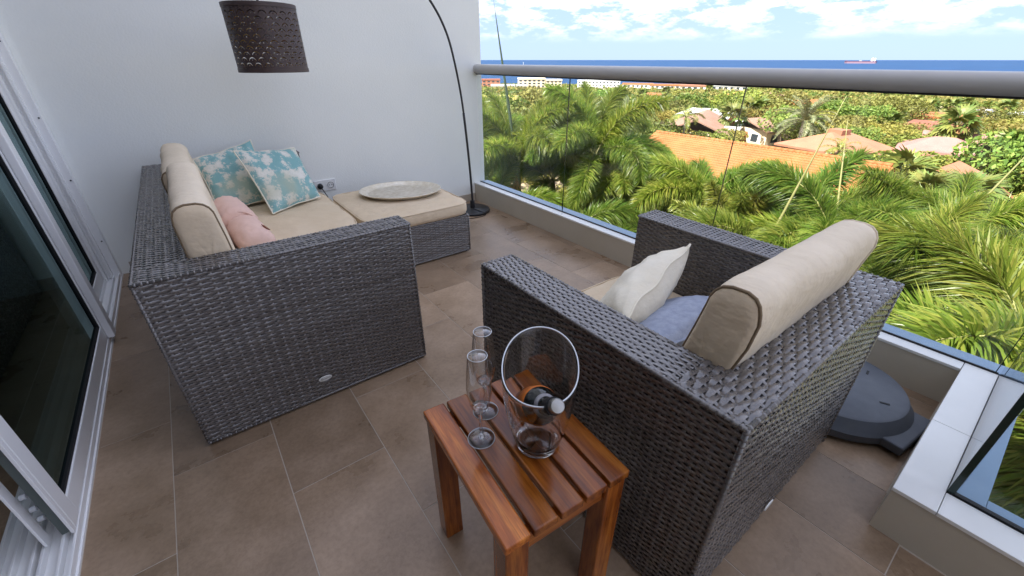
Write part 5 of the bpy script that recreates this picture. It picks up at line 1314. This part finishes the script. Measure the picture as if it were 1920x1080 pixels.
# ---------------------------------------------------------------- ships
x_, y_ = pol(73.35, 6500); tk = thing('tanker', 'long dark red tanker lying on the horizon', 'ship', (x_, y_, SEA), R(-73.35))
Ls = 292
def hull(z0, z1, s0, s1):
    z0 *= .72; z1 *= .72; P0 = [(-Ls / 2 * s0, 0), (-Ls / 2 * s0 + 25, -28), (Ls / 2 * s0 - 8, -28), (Ls / 2 * s0, -18), (Ls / 2 * s0, 18), (Ls / 2 * s0 - 8, 28), (-Ls / 2 * s0 + 25, 28)]
    P1 = [(a * s1 / s0, b) for a, b in P0]; n = len(P0)
    return MB().add([(a, b, z0) for a, b in P0] + [(a, b, z1) for a, b in P1], [tuple(range(n - 1, -1, -1)), tuple(range(n, 2 * n))] + [(i, (i + 1) % n, n + (i + 1) % n, n + i) for i in range(n)])
hull(-1, 14, .97, .985).build('hull_bottom', M_boot_hazed, tk); hull(14.05, 31, .985, 1.0).build('hull', M_hull_hazed, tk)
MB().box(Ls / 2 - 58, -20, 22.4, Ls / 2 - 40, 20, 47).build('bridge', M_hwhite, tk); MB().box(Ls / 2 - 32, -8, 22.4, Ls / 2 - 20, 8, 51).build('funnel', M_hwhite, tk)
MB().box(-Ls / 2 + 6, -14, 22.4, -Ls / 2 + 30, 14, 27).build('forecastle', M_hull_hazed, tk)
MB().tube([(Ls / 2 - 48, 0, 47), (Ls / 2 - 48, 0, 60)], 1.2, 8).build('mast', M_hwhite, tk)
MB().box(-15, -3, 22.4, 10, 3, 28).build('manifold', M_cars, tk)
x_, y_ = pol(38.4, 1100); sb = thing('sailboat', 'white sailboat with a tall sail near the left horizon', 'boat', (x_, y_, SEA), R(-20))
MB().add([(-6, 0, 0), (-5, -1.8, 1.4), (5, -1.5, 1.2), (5, 1.5, 1.2), (-5, 1.8, 1.4), (5, 0, -.4), (-7, 0, 1.5)], [(1, 2, 3, 4), (6, 1, 4), (0, 5, 2, 1), (0, 4, 3, 5), (0, 1, 6), (0, 6, 4), (2, 5, 3)]).build('hull', M_hwhite, sb)
MB().tube([(-.5, 0, 1.2), (-.5, 0, 31)], .35, 8).build('mast', M_hwhite, sb)
MB().add([(-.2, .05, 3), (5.0, .3, 3), (-.2, .05, 30), (-.2, -.05, 3), (5.0, .2, 3), (-.2, -.05, 30)], [(0, 1, 2), (5, 4, 3), (0, 3, 4, 1), (1, 4, 5, 2), (2, 5, 3, 0)]).build('sail', M_hwhite, sb)

# ---------------------------------------------------------------- put each Empty at the base of its thing
bpy.context.view_layer.update()
for o in list(sc.objects):
    if o.type == 'EMPTY' and o.parent is None and o.location.length < 1e-9 and o.children:
        lo = Vector((1e9,) * 3); hi = Vector((-1e9,) * 3)
        for c in o.children:
            if c.type != 'MESH': continue
            for b in c.bound_box:
                w_ = c.matrix_world @ Vector(b); lo = Vector(map(min, lo, w_)); hi = Vector(map(max, hi, w_))
        off = Vector(((lo.x + hi.x) / 2, (lo.y + hi.y) / 2, lo.z)); o.location = off
        for c in o.children: c.location = c.location - off
